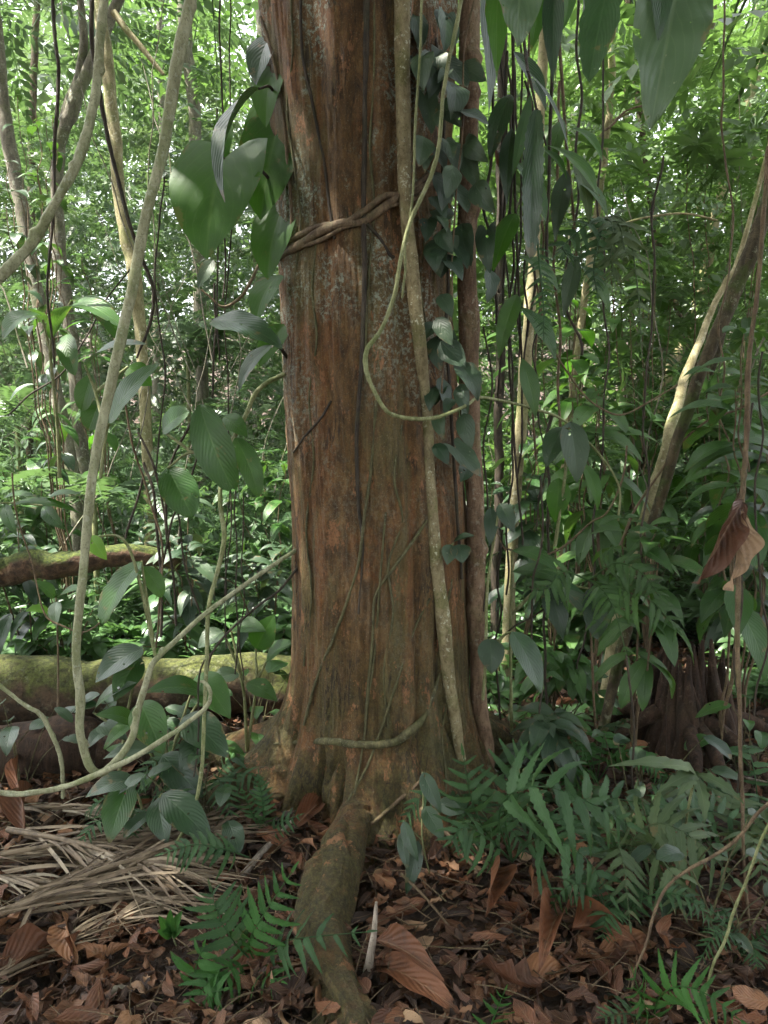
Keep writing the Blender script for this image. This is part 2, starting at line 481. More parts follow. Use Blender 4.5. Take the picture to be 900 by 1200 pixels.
def soil_mat():
    k = NT('dark forest soil')
    o = k.obj()
    n = k.noise(o, 9, 8, .7)
    c = k.ramp(n, [(.3, (.012, .008, .005)), (.5, (.045, .026, .015)), (.7, (.10, .05, .028))])
    bn = k.n('ShaderNodeBump', None, Strength=1., Distance=.03, Height=k.noise(o, 40, 6, .7)).outputs[0]
    p = k.n('ShaderNodeBsdfPrincipled', None, Base_Color=c, Roughness=.9, Normal=bn)
    k.t.links.new(p.outputs[0], k.out.inputs[0])
    return k.m

M = {}
M['bark'] = big_bark()
M['soil'] = soil_mat()
M['pale_liana'] = bark_mat('pale grey green liana bark', (.16, .16, .085), (.33, .33, .21), (.12, .15, .05), .5, (.42, .44, .36), .35, 1.4, .3, .7, .4)
M['spotted_liana'] = bark_mat('lichen spotted liana bark', (.13, .10, .05), (.26, .22, .12), (.10, .11, .03), .5, (.45, .45, .33), .85, 1.6, .5, .8, .6)
M['brown_stem'] = bark_mat('brown aerial stem bark', (.10, .06, .035), (.24, .16, .10), (.10, .10, .035), .35, (.36, .34, .26), .45, 1.3, .3, .8, .7)
M['dark_vine'] = bark_mat('dark vine bark', (.018, .014, .010), (.06, .045, .03), (.035, .04, .015), .3, (.15, .15, .12), .1, 2., .3, .75, .5)
M['brown_vine'] = bark_mat('brown vine bark', (.06, .038, .022), (.17, .12, .07), (.08, .085, .03), .35, (.3, .3, .22), .15, 2., .3, .75, .5)
M['green_vine'] = bark_mat('green vine bark', (.10, .11, .04), (.24, .25, .12), (.09, .12, .03), .5, (.38, .40, .3), .3, 2., .3, .65, .4)
M['bark_vine'] = bark_mat('dull green brown vine bark', (.035, .032, .014), (.12, .11, .05), (.06, .065, .02), .4, (.3, .3, .22), .3, 2., .3, .75, .6)
M['tree_grey'] = bark_mat('grey mottled tree bark', (.09, .08, .06), (.22, .20, .15), (.09, .11, .035), .55, (.4, .42, .34), .6, .8, .35, .85, .6)
M['tree_yellow'] = bark_mat('yellowish mottled tree bark', (.15, .13, .06), (.34, .30, .17), (.12, .15, .04), .5, (.48, .46, .34), .6, .9, .35, .8, .5)
M['tree_mossy'] = bark_mat('mossy dark tree bark', (.025, .020, .011), (.085, .066, .034), (.045, .062, .014), .85, (.3, .32, .22), .3, .9, .35, .9, .8)
M['log'] = bark_mat('mossy fallen log bark', (.022, .016, .010), (.08, .05, .028), (.05, .05, .02), .5, (.3, .3, .2), .15, .7, 1., .9, 1., top_moss=.75)
M['log_green'] = bark_mat('bright mossy log bark', (.03, .02, .013), (.12, .07, .04), (.05, .06, .015), .6, (.3, .3, .2), .1, .7, 1., .9, 1., top_moss=1.)
M['dead_wood'] = bark_mat('rotten dark wood', (.016, .010, .007), (.065, .037, .022), (.05, .045, .018), .15, (.2, .15, .1), .2, 1.2, .12, .9, 1.)
M['pale_stick'] = bark_mat('bleached stick', (.16, .13, .10), (.36, .31, .25), (.2, .18, .14), .2, (.4, .38, .34), .2, 1.5, .15, .75, .6)

M['heart'] = leaf_mat('heart leaf green', (.026, .084, .008), (.050, .125, .016), .42, .5, (.09, .25, .012), 5, .7, .4, .35, .4, spots=.2, brown=.5)
M['glossy'] = leaf_mat('glossy dark leaf', (.010, .034, .010), (.022, .058, .016), .30, .18, None, 9, .5, .22, .6, .7, spots=.2)
M['veined'] = leaf_mat('strongly veined leaf', (.020, .068, .010), (.044, .114, .020), .34, .36, None, 11, .45, .28, .8, .5)
M['dull'] = leaf_mat('grey green climber leaf', (.012, .034, .014), (.040, .070, .032), .40, .18, None, 6, .6, .15, .4, .5, spots=.35, brown=.5)
M['pale'] = leaf_mat('pale hanging leaf', (.05, .09, .042), (.08, .13, .06), .34, .22, (.08, .17, .03), 6, .6, .3, .5, .6, spots=.5)
M['fern_dark'] = leaf_mat('dark fern leaf', (.020, .060, .018), (.046, .108, .034), .40, .30, None, 12, .5, .2, .6, .4)
M['fern_pale'] = leaf_mat('pale grey fern leaf', (.045, .078, .030), (.085, .125, .052), .5, .25, None, 12, .5, .25, .5, .4, brown=.5)
M['fern_bright'] = leaf_mat('bright fern leaf', (.020, .080, .012), (.040, .125, .022), .45, .32, None, 14, .5, .25, .6, .4)
M['young'] = leaf_mat('young yellow green leaf', (.08, .20, .02), (.15, .30, .04), .4, .45, None, 8, .5, .3, .4, .4)
M['shrub_r'] = leaf_mat('ribbed shrub leaf', (.026, .076, .012), (.055, .13, .024), .38, .36, None, 12, .5, .25, .8, .6)
M['dead_leaf'] = litter_mat('dry brown leaf', [(0, (.03, .013, .007)), (.35, (.085, .032, .013)), (.65, (.175, .068, .028)), (.88, (.26, .13, .06)), (1, (.33, .23, .14))])
M['litter'] = litter_mat('leaf litter', [(0, (.016, .009, .005)), (.35, (.045, .020, .009)), (.6, (.10, .042, .017)), (.8, (.18, .085, .038)), (.95, (.33, .21, .115)), (1, (.09, .09, .03))])
M['straw'] = litter_mat('dry palm straw', [(0, (.06, .04, .025)), (.4, (.14, .10, .06)), (.8, (.24, .19, .125)), (1, (.33, .29, .21))], .65, .1, 0)
M['f_far'] = cheap_leaf_mat('far foliage', (.034, .070, .030), (.095, .14, .060), .4, .42)
M['f_left'] = cheap_leaf_mat('light thicket foliage', (.026, .062, .024), (.082, .135, .056), .38, .40)
M['f_right'] = cheap_leaf_mat('dark thicket foliage', (.034, .082, .022), (.095, .16, .046), .36, .42)
M['f_crown'] = cheap_leaf_mat('crown foliage', (.022, .055, .016), (.06, .12, .03), .4, .35)
M['cover'] = cheap_leaf_mat('ground cover leaf', (.028, .074, .024), (.085, .16, .055), .32, .36, spec=.6)
# ================================================================== THE SETTING
xs = np.concatenate([np.linspace(-70, -6, 34)[:-1], np.linspace(-6, 6, 221), np.linspace(6, 70, 34)[1:]])
ys = np.concatenate([np.linspace(-12, 1, 14)[:-1], np.linspace(1, 10, 190), np.linspace(10, 95, 60)[1:]])
gx, gy = np.meshgrid(xs, ys, indexing='ij')
gz = ground_h(gx, gy) + (fbm(gx * 9, gy * 9, 1.1, 3) - .5) * .05 * (np.abs(gx) < 7) * (gy < 11)
ni, nj = gx.shape
i, j = np.meshgrid(np.arange(ni - 1), np.arange(nj - 1), indexing='ij')
mb = MB(); mb.add(np.stack([gx, gy, gz], -1).reshape(-1, 3), np.stack([i * nj + j, (i + 1) * nj + j, (i + 1) * nj + j + 1, i * nj + j + 1], -1).reshape(-1, 4))
tag(mb.build('ground', M['soil']), kind='structure')

# ------------------------------------------------------------------ the big trunk
TY = 3.05
edge = [(-900, 262, 590), (-300, 292, 548), (-60, 300, 536), (0, 303, 532), (100, 314, 526), (200, 322, 524), (300, 327, 526), (400, 330, 531),
        (500, 335, 538), (600, 341, 545), (700, 346, 547), (800, 348, 548), (860, 347, 550), (930, 343, 552), (1000, 340, 554)]
ez = np.array([P(450, a, TY)[2] for a, _, _ in edge])[::-1]
el = np.array([P(b, a, TY - .03)[0] for a, b, _ in edge])[::-1]
er = np.array([P(c, a, TY - .03)[0] for a, _, c in edge])[::-1]
def trunk_c(z): return np.interp(z, ez, (el + er) / 2)
def trunk_R(z): return np.interp(z, ez, (er - el) / 2)
LOBES = [(-1.80, .40, .25, .20), (-2.4, .16, .13, .3), (-1.10, .30, .30, .24), (-2.98, .75, .32, .24), (-.30, .34, .26, .2), (.9, .5, .35, .3), (2.2, .5, .35, .3), (-.62, .26, .22, .22)]
def trunk_r(th, z):
    R = trunk_R(z)
    zz = np.clip(z + .03, 0, None)
    f = 1 + .016 * np.sin(5 * th + .5 * z + 1.0) + .012 * np.sin(9 * th - .7 * z + .4) + .007 * np.sin(17 * th + .9 * np.sin(z * 1.3))
    f = f - .05 * np.exp(-((np.angle(np.exp(1j * (th + 1.18)))) / .07) ** 2) * np.clip(1.3 - z * .3, .3, 1)    # flute
    f = f - .055 * np.exp(-((np.angle(np.exp(1j * (th + 0.92)))) / .06) ** 2)
    f = f - .03 * np.exp(-((np.angle(np.exp(1j * (th + 1.75)))) / .05) ** 2) * np.clip(1.6 - z, .2, 1)
    r = R * f
    for a, A, s, hz in LOBES:
        d = np.angle(np.exp(1j * (th - a)))
        r = r + A * np.exp(-(d / s) ** 2) * np.exp(-zz / hz * 1.3)
    r = r + .03 * np.exp(-zz / .14)
    return r
def trunk_full(th, z):
    c, s = np.cos(th), np.sin(th)
    stri = fbm(c * 14 + 3, s * 14, z * 1.1, 4) - .5
    plate = fbm(c * 5, s * 5 + 7, z * 2.2, 4) - .5
    fine = fbm(c * 40 + 3, s * 40, z * 8, 3) - .5
    ft = np.exp(-np.clip(z, 0, None) / .22)
    crease = np.abs(fbm(c * 4.2 + 2, s * 4.2 + 5, z * 1.6, 3) - .5)
    return trunk_r(th, z) + .015 * stri + .042 * plate * (1 + 1.1 * ft) + .014 * fine - .10 * ft * np.clip(.07 - crease, 0, 1) / .07
def on_trunk(px, py, off=0.0):
    dx, dy, dz = ray(px, py)
    t = np.arange(1.6, 3.4, .004)
    x, y, z = dx * t, dy * t, CAM_H + dz * t
    th = np.arctan2(y - TY, x - trunk_c(z)); d = np.hypot(y - TY, x - trunk_c(z))
    hit = np.nonzero(d < trunk_full(th, z) + off)[0]
    k = hit[0] if len(hit) else int(np.argmin(d))
    return np.array([x[k], y[k], z[k]])

zz = np.concatenate([np.linspace(-.25, .9, 150)[:-1], np.linspace(.9, 3.4, 240)[:-1], np.linspace(3.4, 9, 60)])
th = np.linspace(-PI, PI, 481)
Z, TH = np.meshgrid(zz, th, indexing='ij')
Rr = trunk_full(TH, Z)
cxs, sns = np.cos(TH), np.sin(TH)
V = np.stack([trunk_c(Z) + Rr * cxs, TY + Rr * sns, Z], -1)
V[:, -1] = V[:, 0]
i, j = np.meshgrid(np.arange(len(zz) - 1), np.arange(len(th) - 1), indexing='ij'); W = len(th)
mb = MB(); mb.add(V.reshape(-1, 3), np.stack([i * W + j, i * W + j + 1, (i + 1) * W + j + 1, (i + 1) * W + j], -1).reshape(-1, 4))
big = thing('rainforest_tree', 'huge reddish brown tree trunk with pale lichen, vines and spreading mossy roots', 'tree', (float(trunk_c(0.)), TY, 0))
mb.build('trunk', M['bark'], big)

def root(pts, rad, seed):
    mb = MB(); tube(mb, pts, rad, 40, .012, .42, .02, seed=seed, lumpf=7, ang=2.2)
    return mb.build('root', M['bark'], big)
g = lambda px, py, o=0.: G(px, py) + np.array([0, 0, o])
root([P(436, 915, 2.76), P(416, 960, 2.60), P(396, 1010, 2.40), P(382, 1075, 2.19), P(386, 1125, 2.03) + [0, 0, .012], P(400, 1172, 1.88) + [0, 0, .012], P(418, 1215, 1.76) + [0, 0, .01], P(440, 1290, 1.6)], [.035, .062, .082, .080, .070, .058, .050, .035], 3)
root([P(398, 1150, 1.96), P(384, 1180, 1.88), P(374, 1215, 1.80), P(370, 1260, 1.7)], [.035, .034, .026, .02], 21)
root([P(352, 1085, 2.16), P(358, 1115, 2.06), P(370, 1150, 1.97), P(386, 1195, 1.87)], [.012, .02, .024, .018], 8)
root([np.array([-.22, 2.97, .10]), P(330, 925, 2.88), P(285, 930, 2.87), P(235, 955, 2.86), P(190, 985, 2.8)], [.07, .09, .075, .05, .02], 5)
root([np.array([.2, 2.85, .06]), P(530, 990, 2.66), P(552, 1030, 2.52), P(578, 1070, 2.38)], [.08, .09, .07, .03], 11)
root([np.array([.30, 3.1, .08]), P(585, 930, 3.1), P(640, 955, 3.1)], [.09, .07, .03], 17)
for a in (.3, 1.2, 2.1, 2.8):
    root([np.array([math.cos(a) * .2, TY + math.sin(a) * .2, .35]), np.array([math.cos(a) * .6, TY + math.sin(a) * .6, .1]), np.array([math.cos(a) * 1.3, TY + math.sin(a) * 1.3, ground_h(math.cos(a) * 1.3, TY + math.sin(a) * 1.3) - .05])], [.14, .1, .05], int(a * 10))
# horizontal raised root ridge that curls up the trunk at its foot, and thin strands in the bark
mb = MB(); tube(mb, [on_trunk(x, y, .003) for x, y in [(322, 872), (346, 870), (380, 868), (410, 871), (440, 872), (465, 868), (480, 858), (497, 842), (508, 815), (515, 790)]], [.005, .009, .013, .014, .015, .016, .015, .012, .008, .005], 12, .010, .45, .006, seed=2, lumpf=3)
mb.build('root', M['bark_vine'], big)
# limbs above the frame
for a, h in ((.4, 6.6), (2.2, 7.2), (3.6, 6.9), (5.2, 7.4)):
    mb = MB(); c = trunk_c(h); p0 = np.array([c, TY, h])
    d = np.array([math.cos(a), math.sin(a), .45])
    tube(mb, [p0, p0 + d * 1.2, p0 + d * 2.6 + [0, 0, .4], p0 + d * 4 + [0, 0, .5]], [.22, .16, .11, .05], 10, .15, .2)
    mb.build('limb', M['bark'], big)

# ------------------------------------------------------------------ templates for leafy masses
TP = T_pinnate(); TP2 = T_pinnate(10, .20, .06)
TS = T_simple(); TS2 = T_simple(11, .26, .13); TSF = T_simple(8, .42, .17, True)
TR = T_rosette(7, 'lance', .20); TRB = T_rosette(6, 'ovate', .36, .5, .35); TF = T_frond(); TF2 = T_frond(18, .22, .06, .5)

mb = MB()
n = 430
a = rng.random(n) * 2 * PI; q = 3.5 * np.sqrt(rng.random(n))
pos = np.stack([q * np.cos(a), TY - 1.2 + q * np.sin(a), 7.0 + rng.random(n) * 2.6], 1)  # unseen crown, shifted forward of the trunk to shape the near shade
scatter(mb, TS, pos, frames(rdirs(n, -.5, .4)), rng.uniform(.5, .95, n))
mb.build('crown', M['f_crown'], big)

# ------------------------------------------------------------------ lianas, aerial roots and stems: helpers
def rpx_big(r): return float(np.max(r)) > 6.5
def liana(name, label, cat, pts, rpx, mat, group=None, sides=8, wob=.020, lump=.42, seed=None, ends=True):
    """pts are (px, py, depth); rpx the half width in photo pixels (one or per point)"""
    q = np.array([P(*p) for p in pts]); r = .60 * np.broadcast_to(np.asarray(rpx, float), (len(pts),)) * np.array([mpp(p[2]) for p in pts])
    r = r * (1 + .0 * r)
    mb = MB(); tube(mb, q, r, sides, None, lump, wob, seed=random.random() * 50 if seed is None else seed, lumpf=3.5)
    if rpx_big(rpx):       # knots where side shoots broke off
        C = catmull(q, 200)
        for k in rng.integers(10, 190, 9):
            rr = float(np.interp(k / 199, np.linspace(0, 1, len(r)), r)); dr = unit(rng.normal(0, 1, 3) * [1, 1, .4])
            tube(mb, [C[k] - unit(C[min(k + 1, 199)] - C[k]) * rr * 1.3, C[k] + dr * rr * .35, C[k] + unit(C[min(k + 1, 199)] - C[k]) * rr * 1.3], [rr * .7, rr * 1.05, rr * .7], 9, rr * .5, .4, seed=k)
    return tag(mb.build(name, M[mat], None, q[-1]), label, cat, group)

def trunk_vine(name, label, cat, pts, rpx, mat, group=None, off=.7, sides=7, wob=.004):
    q = np.array([on_trunk(x, y, off * r) for (x, y), r in zip(pts, np.broadcast_to(np.asarray(rpx, float), (len(pts),)) * mpp(2.75))])
    r = np.broadcast_to(np.asarray(rpx, float), (len(pts),)) * mpp(2.75)
    mb = MB(); tube(mb, q, r, sides, .01, .2, wob, seed=random.random() * 50)
    return tag(mb.build(name, M[mat], None, q[-1]), label, cat, group)

# on the trunk
trunk_vine('liana', 'straight lichen-spotted liana pressed to the right side of the big trunk', 'liana',
     [(470, -80), (471, 0), (472, 100), (474, 200), (480, 290), (486, 350), (494, 430), (500, 500), (503, 570), (510, 650), (518, 720), (527, 800), (534, 850), (541, 890)], [9, 9, 8.5, 8, 8, 8, 8, 8, 8, 9, 9.5, 8, 7, 6], 'spotted_liana', sides=12)
liana('liana', 'thick brown stem standing upright close beside the right edge of the big trunk', 'liana',
     [(549, -90, 3.0), (550, 0, 3.0), (548, 120, 3.0), (547, 250, 3.02), (549, 380, 3.02), (552, 500, 3.02), (556, 600, 3.02), (559, 700, 3.0), (562, 800, 3.0), (568, 880, 2.98), (574, 930, 2.95)], [20, 20, 19, 19, 19, 18.5, 18, 18, 17, 17, 20], 'brown_stem', sides=14, lump=.25)
mb = MB(); 
for dy, rr, sd in ((0, 4.8, 1), (-9, 3.6, 2), (5, 2.6, 3)):
    pts = [(325, 299), (345, 290), (372, 277), (400, 262), (425, 255), (450, 243), (470, 233), (490, 222), (508, 208)]
    q = [on_trunk(x, y + dy * (1 if i % 3 else .4) + (4 * math.sin(i * 1.7 + sd)), .009) for i, (x, y) in enumerate(pts)]
    tube(mb, q, rr * mpp(2.75), 8, .01, .35, .008, seed=sd)
tag(mb.build('twisted_vine', M['brown_vine'], None, on_trunk(325, 299)), 'twisted double vine wrapped like a belt slantwise around the big trunk', 'vine')
liana('vine', 'pale green hanging vine ending in a J-shaped hook across the big trunk', 'vine',
     [(548, -40, 2.62), (535, 30, 2.6), (521, 100, 2.58), (514, 175, 2.56), (500, 220, 2.57), (481, 260, 2.58), (470, 300, 2.58), (462, 345, 2.57), (447, 385, 2.56), (431, 408, 2.56), (429, 425, 2.56), (434, 448, 2.55), (450, 478, 2.55), (470, 488, 2.56), (500, 490, 2.57), (525, 484, 2.6), (548, 474, 2.66), (562, 466, 2.75), (590, 470, 2.85), (620, 477, 2.95), (660, 492, 3.0), (700, 530, 3.05), (725, 570, 3.1), (724, 610, 3.1)], [4, 4, 4, 4.2, 4, 4, 4, 4, 4.2, 4.6, 5, 4.2, 4, 4.2, 4, 3.5, 3.2, 3, 2.8, 2.6, 2.5, 2.4, 2.2, 2], 'green_vine', wob=.006)
liana('vine', 'thin straight greenish vine hanging beside the spotted liana on the trunk', 'vine',
     [(496, -40, 2.6), (494, 60, 2.6), (486, 170, 2.58), (480, 260, 2.58), (474, 300, 2.59), (470, 350, 2.6)], 2.6, 'green_vine')
trunk_vine('vine', 'thin dark vine running straight down the middle of the big trunk', 'vine',
     [(430, -60), (429, 50), (428, 150), (426, 250), (427, 330), (424, 420), (418, 510), (420, 590), (425, 640), (420, 720)], [3.4, 3.4, 3.2, 3, 3, 2.6, 2.4, 2.2, 2, 1.6], 'dark_vine')
trunk_vine('vine', 'very thin dark vine curving down the left part of the trunk', 'vine',
     [(305, 20), (318, 60), (330, 120), (352, 70), (355, 160), (372, 200), (382, 250), (388, 290)][:3] + [(338, 200), (342, 260), (334, 300)], 2.0, 'brown_vine')
trunk_vine('vine', 'thin dark vine slanting from upper left over the lichen patches', 'vine',
     [(352, -20), (354, 60), (366, 120), (380, 190), (386, 240), (392, 280)], 1.8, 'dark_vine')
trunk_vine('vine', 'slender green vine slanting down the lower trunk to its left foot', 'vine',
     [(440, 470), (436, 540), (428, 600), (420, 660), (405, 710), (388, 755), (370, 800), (356, 850)], 1.9, 'bark_vine')
trunk_vine('vine', 'slender dark green vine crossing the lower trunk diagonally from right', 'vine',
     [(500, 610), (480, 640), (460, 668), (440, 700), (436, 750), (432, 800), (428, 860)], 1.9, 'bark_vine')
trunk_vine('vine', 'thread-like pale vine hanging down over the red flaking lower trunk', 'vine',
     [(452, 600), (446, 680), (440, 760), (430, 830), (424, 880), (416, 930)], 1.4, 'bark_vine')
trunk_vine('vine', 'short thin vine branching in a curve on the left mid trunk', 'vine',
     [(388, 470), (376, 490), (360, 508), (344, 530)], 1.5, 'dark_vine')
trunk_vine('vine', 'thin dark branchlet running rightwards below the vine belt', 'vine',
     [(430, 262), (446, 280), (456, 298), (462, 302)], 1.9, 'dark_vine')
trunk_vine('vine', 'thin brown root strand sloping over the tree foot to the fern', 'vine',
     [(492, 915), (470, 935), (448, 955), (430, 968), (405, 978), (370, 992), (330, 1008), (296, 1022)], 2.4, 'brown_vine')

for lab, pts, r in [('hair-thin vine wandering down the lichen at the upper left of the trunk', [(340, -20), (344, 60), (338, 130), (346, 200), (352, 260), (345, 330), (352, 400)], 1.3),
        ('thin vine forking from the belt and running down the left of the trunk', [(372, 280), (366, 340), (372, 400), (362, 470), (368, 540), (360, 620), (365, 700), (356, 780)], 1.4),
        ('crooked thin vine on the reddish right half of the trunk', [(470, 500), (462, 560), (470, 610), (456, 660), (462, 720), (450, 790), (456, 850)], 1.5),
        ('pair-like dark vine running beside the middle dark one', [(436, -40), (438, 80), (434, 180), (437, 260), (430, 360), (428, 450)], 1.4),
        ('fine vine crossing from the spotted liana to the left root', [(505, 700), (486, 740), (470, 790), (450, 850), (430, 900), (405, 945), (385, 985)], 1.6),
        ('short fine rootlet hanging under the belt on the red bark', [(492, 240), (498, 280), (494, 330), (500, 380)], 1.2),
        ('thin vine curling down the far right flank of the trunk foot', [(530, 680), (522, 740), (528, 800), (518, 860), (522, 920), (510, 960)], 1.6)]:
    trunk_vine('vine', lab, 'vine', pts, r, 'bark_vine', wob=.012)
liana('vine', 'pale thread vine hanging along the right side of the climbing leaves', 'vine',
     [(566, -30, 2.75), (545, 60, 2.74), (541, 140, 2.74), (536, 230, 2.74), (530, 320, 2.75), (522, 420, 2.76), (516, 520, 2.8)], 1.7, 'brown_vine')

# left of the trunk
liana('liana', 'thick pale liana bending from upper left down to the left edge', 'liana',
     [(124, -70, 2.6), (122, 0, 2.6), (119, 60, 2.6), (112, 120, 2.58), (98, 170, 2.55), (80, 212, 2.5), (58, 250, 2.5), (34, 285, 2.5), (0, 322, 2.45), (-60, 360, 2.4)], [8, 8, 8, 8.5, 9, 9, 9, 10, 10, 10], 'pale_liana', sides=12)
liana('liana', 'tall pale liana hanging in front of the left thicket and looping up', 'liana',
     [(236, -80, 2.5), (228, -20, 2.5), (216, 40, 2.5), (208, 85, 2.5), (196, 150, 2.5), (183, 205, 2.5), (168, 265, 2.5), (152, 350, 2.5), (136, 430, 2.5), (118, 520, 2.48), (106, 590, 2.46), (97, 650, 2.46), (89, 720, 2.46), (88, 780, 2.46), (95, 820, 2.46), (95, 860, 2.47), (104, 893, 2.48), (120, 903, 2.5), (140, 888, 2.52), (155, 862, 2.55), (160, 830, 2.57), (172, 790, 2.6), (182, 770, 2.62), (210, 745, 2.66), (250, 712, 2.72), (300, 675, 2.8), (348, 643, 2.9)],
     [11, 11, 11, 12, 11, 10.5, 10, 10, 10, 9.5, 9, 8.5, 8.5, 8.5, 9.5, 8.5, 8, 8, 7.5, 7, 7, 6.5, 6, 5, 4.6, 4.2, 4], 'pale_liana', sides=12, lump=.18)
liana('liana', 'pale liana lying low from the left edge with a hooked tip', 'liana',
     [(-60, 915, 2.35), (0, 930, 2.4), (40, 928, 2.42), (80, 920, 2.44), (115, 908, 2.44), (150, 892, 2.44), (190, 868, 2.45), (222, 846, 2.46), (243, 828, 2.47), (246, 812, 2.47), (238, 800, 2.47), (232, 797, 2.47)], [5, 5.5, 5.5, 6, 6.5, 6, 5.2, 4.6, 4.4, 4, 3.6, 2.6], 'pale_liana', sides=10)
liana('sapling_stem', 'thin crooked pale stem rising at the far left in front of logs', 'stem',
     [(-40, 770, 2.8), (0, 802, 2.8), (30, 825, 2.8), (52, 838, 2.8), (62, 858, 2.8), (70, 890, 2.8), (74, 935, 2.8)], [4, 4, 4, 5, 4.5, 4.5, 4], 'pale_liana')
liana('liana', 'dark wavy liana hanging left of the forked grey trunk', 'liana',
     [(62, -60, 3.2), (60, 0, 3.2), (64, 50, 3.2), (70, 85, 3.2), (66, 130, 3.2), (62, 180, 3.2), (60, 260, 3.2), (56, 330, 3.2), (60, 380, 3.25), (62, 430, 3.25)], [3.5, 3.5, 3.5, 3.6, 3.6, 3.2, 3, 2.6, 2.4, 2], 'dark_vine', wob=.02)
liana('liana', 'dark liana slanting rightwards between the two thick pale lianas', 'liana',
     [(112, -60, 3.0), (108, 0, 3.0), (107, 50, 3.0), (114, 105, 3.0), (124, 155, 3.0), (138, 210, 3.0), (152, 262, 3.0), (166, 305, 3.0), (178, 340, 3.0), (178, 368, 3.0), (172, 392, 3.0), (160, 420, 3.05)], [4, 4.4, 4.4, 4.4, 4, 4, 3.6, 3.6, 3.4, 3.2, 2.8, 2], 'dark_vine', wob=.015)
liana('liana', 'brown crooked liana arching from trunk and dropping to the ground', 'liana',
     [(334, 439, 2.95), (315, 448, 2.95), (300, 462, 2.93), (290, 482, 2.92), (276, 510, 2.9), (262, 545, 2.88), (259, 590, 2.85), (264, 630, 2.82), (258, 665, 2.8), (246, 710, 2.76), (243, 760, 2.7), (239, 830, 2.65), (236, 900, 2.6), (226, 950, 2.56), (206, 990, 2.5)], [4.5, 4.5, 4.4, 4.6, 4.6, 4.2, 4.4, 5, 4.8, 4.4, 4, 4, 4, 4, 3.6], 'green_vine', lump=.25, wob=.012)
liana('liana', 'thin dark liana looping between heart leaves and trunk', 'liana',
     [(328, 272, 2.95), (312, 295, 2.95), (300, 320, 2.93), (285, 345, 2.92), (262, 358, 2.9), (244, 345, 2.9), (235, 338, 2.9)], [3.2, 3, 3, 3.2, 2.6, 2, 1.6], 'brown_vine')
liana('liana', 'thin dark stem slanting up to the trunk above the big log', 'liana',
     [(352, 660, 2.9), (330, 690, 2.85), (300, 712, 2.8), (270, 738, 2.75), (248, 765, 2.72), (240, 800, 2.7)], [2.6, 2.4, 2.4, 2.4, 2.4, 2], 'dark_vine')
LS = [(262, 2.9, -40, 352, 1.9), (268, 3.0, -40, 700, 1.5), (256, 2.85, 130, 420, 1.8), (252, 2.9, 330, 470, 2.2), (277, 2.95, 560, 790, 1.6), (284, 3.0, 580, 800, 1.5), (266, 2.9, 520, 760, 1.5)]
w_ = ['hanging in front of the big heart leaf', 'hanging just right of the big heart leaf and far down', 'hanging through the notch of the big heart leaf', 'hanging below the big heart leaf beside the glossy leaf', 'hanging over the big log nearest the crooked brown liana', 'hanging over the big log nearest the trunk', 'hanging below the ribbed oblong leaf']
for (x, Y, y0, y1, r), w in zip(LS, w_):
    liana('aerial_root', 'thin dark string root ' + w, 'aerial root', [(x + random.uniform(-3, 3), y0 + (y1 - y0) * t, Y) for t in np.linspace(0, 1, 6)], r, 'dark_vine', 'thin string roots left of the trunk', 6, .03)
LB = [([(170, 540), (180, 575), (183, 640), (186, 690), (186, 745)], 3.0), ([(222, 495), (208, 525), (197, 560), (197, 620), (202, 680), (205, 735)], 2.6), ([(232, 525), (215, 580), (200, 610), (192, 660), (190, 700)], 2.2), ([(160, 510), (178, 545), (190, 590), (198, 640)], 2.4), ([(200, 560), (212, 610), (222, 670), (240, 720)], 2.0), ([(165, 560), (158, 590), (152, 615), (150, 630)], 2.4)]
wb = ['leftmost long strand', 'thickest strand', 'strand crossing in front', 'short strand slanting in from upper left', 'strand leaning right at its foot', 'small curled strand at the left side']
for (pts, r), w in zip(LB, wb):
    liana('aerial_root', w + ' in the dark root tangle above the big log', 'aerial root', [(x, y, 3.2) for x, y in pts], r, 'dark_vine', 'dark root tangle above the log', 7, .03, .3)

# right of the trunk
liana('liana', 'long twisted brown liana hanging near the right edge past dead leaves', 'liana',
     [(903, 170, 2.3), (895, 230, 2.3), (888, 330, 2.3), (880, 430, 2.3), (874, 520, 2.3), (869, 590, 2.3), (866, 680, 2.3), (865, 760, 2.3), (868, 830, 2.3), (870, 900, 2.3), (869, 980, 2.28), (876, 1070, 2.2), (884, 1150, 2.1)], [4.4, 4.4, 4.2, 5, 5, 5.5, 5, 5, 4, 3.8, 3.4, 3.2, 3], 'brown_vine', lump=.3, wob=.012)
liana('liana', 'thin dark liana climbing parallel to the one by the dead leaves', 'liana',
     [(884, 470, 2.4), (876, 540, 2.4), (870, 620, 2.4), (872, 700, 2.4), (862, 770, 2.4), (872, 850, 2.4), (866, 930, 2.4)], 2.2, 'dark_vine')
liana('vine', 'arching brown vine sweeping down through ferns at the lower right', 'vine',
     [(915, 930, 1.95), (890, 955, 1.95), (868, 985, 1.95), (840, 1005, 1.95), (810, 1018, 1.95), (785, 1035, 1.95), (768, 1065, 1.93), (755, 1105, 1.9), (742, 1140, 1.88), (735, 1200, 1.85)], [3.6, 3.6, 3.6, 3.6, 3.4, 3.2, 3, 2.8, 2.6, 2.4], 'brown_vine')
liana('vine', 'pale green vine stem rising at the lower right corner', 'vine',
     [(905, 960, 1.9), (892, 985, 1.9), (876, 1030, 1.9), (862, 1065, 1.9), (852, 1100, 1.88), (838, 1130, 1.86), (828, 1175, 1.84), (822, 1230, 1.8)], [3, 3, 3, 3.2, 3, 2.8, 2.6, 2.6], 'green_vine')
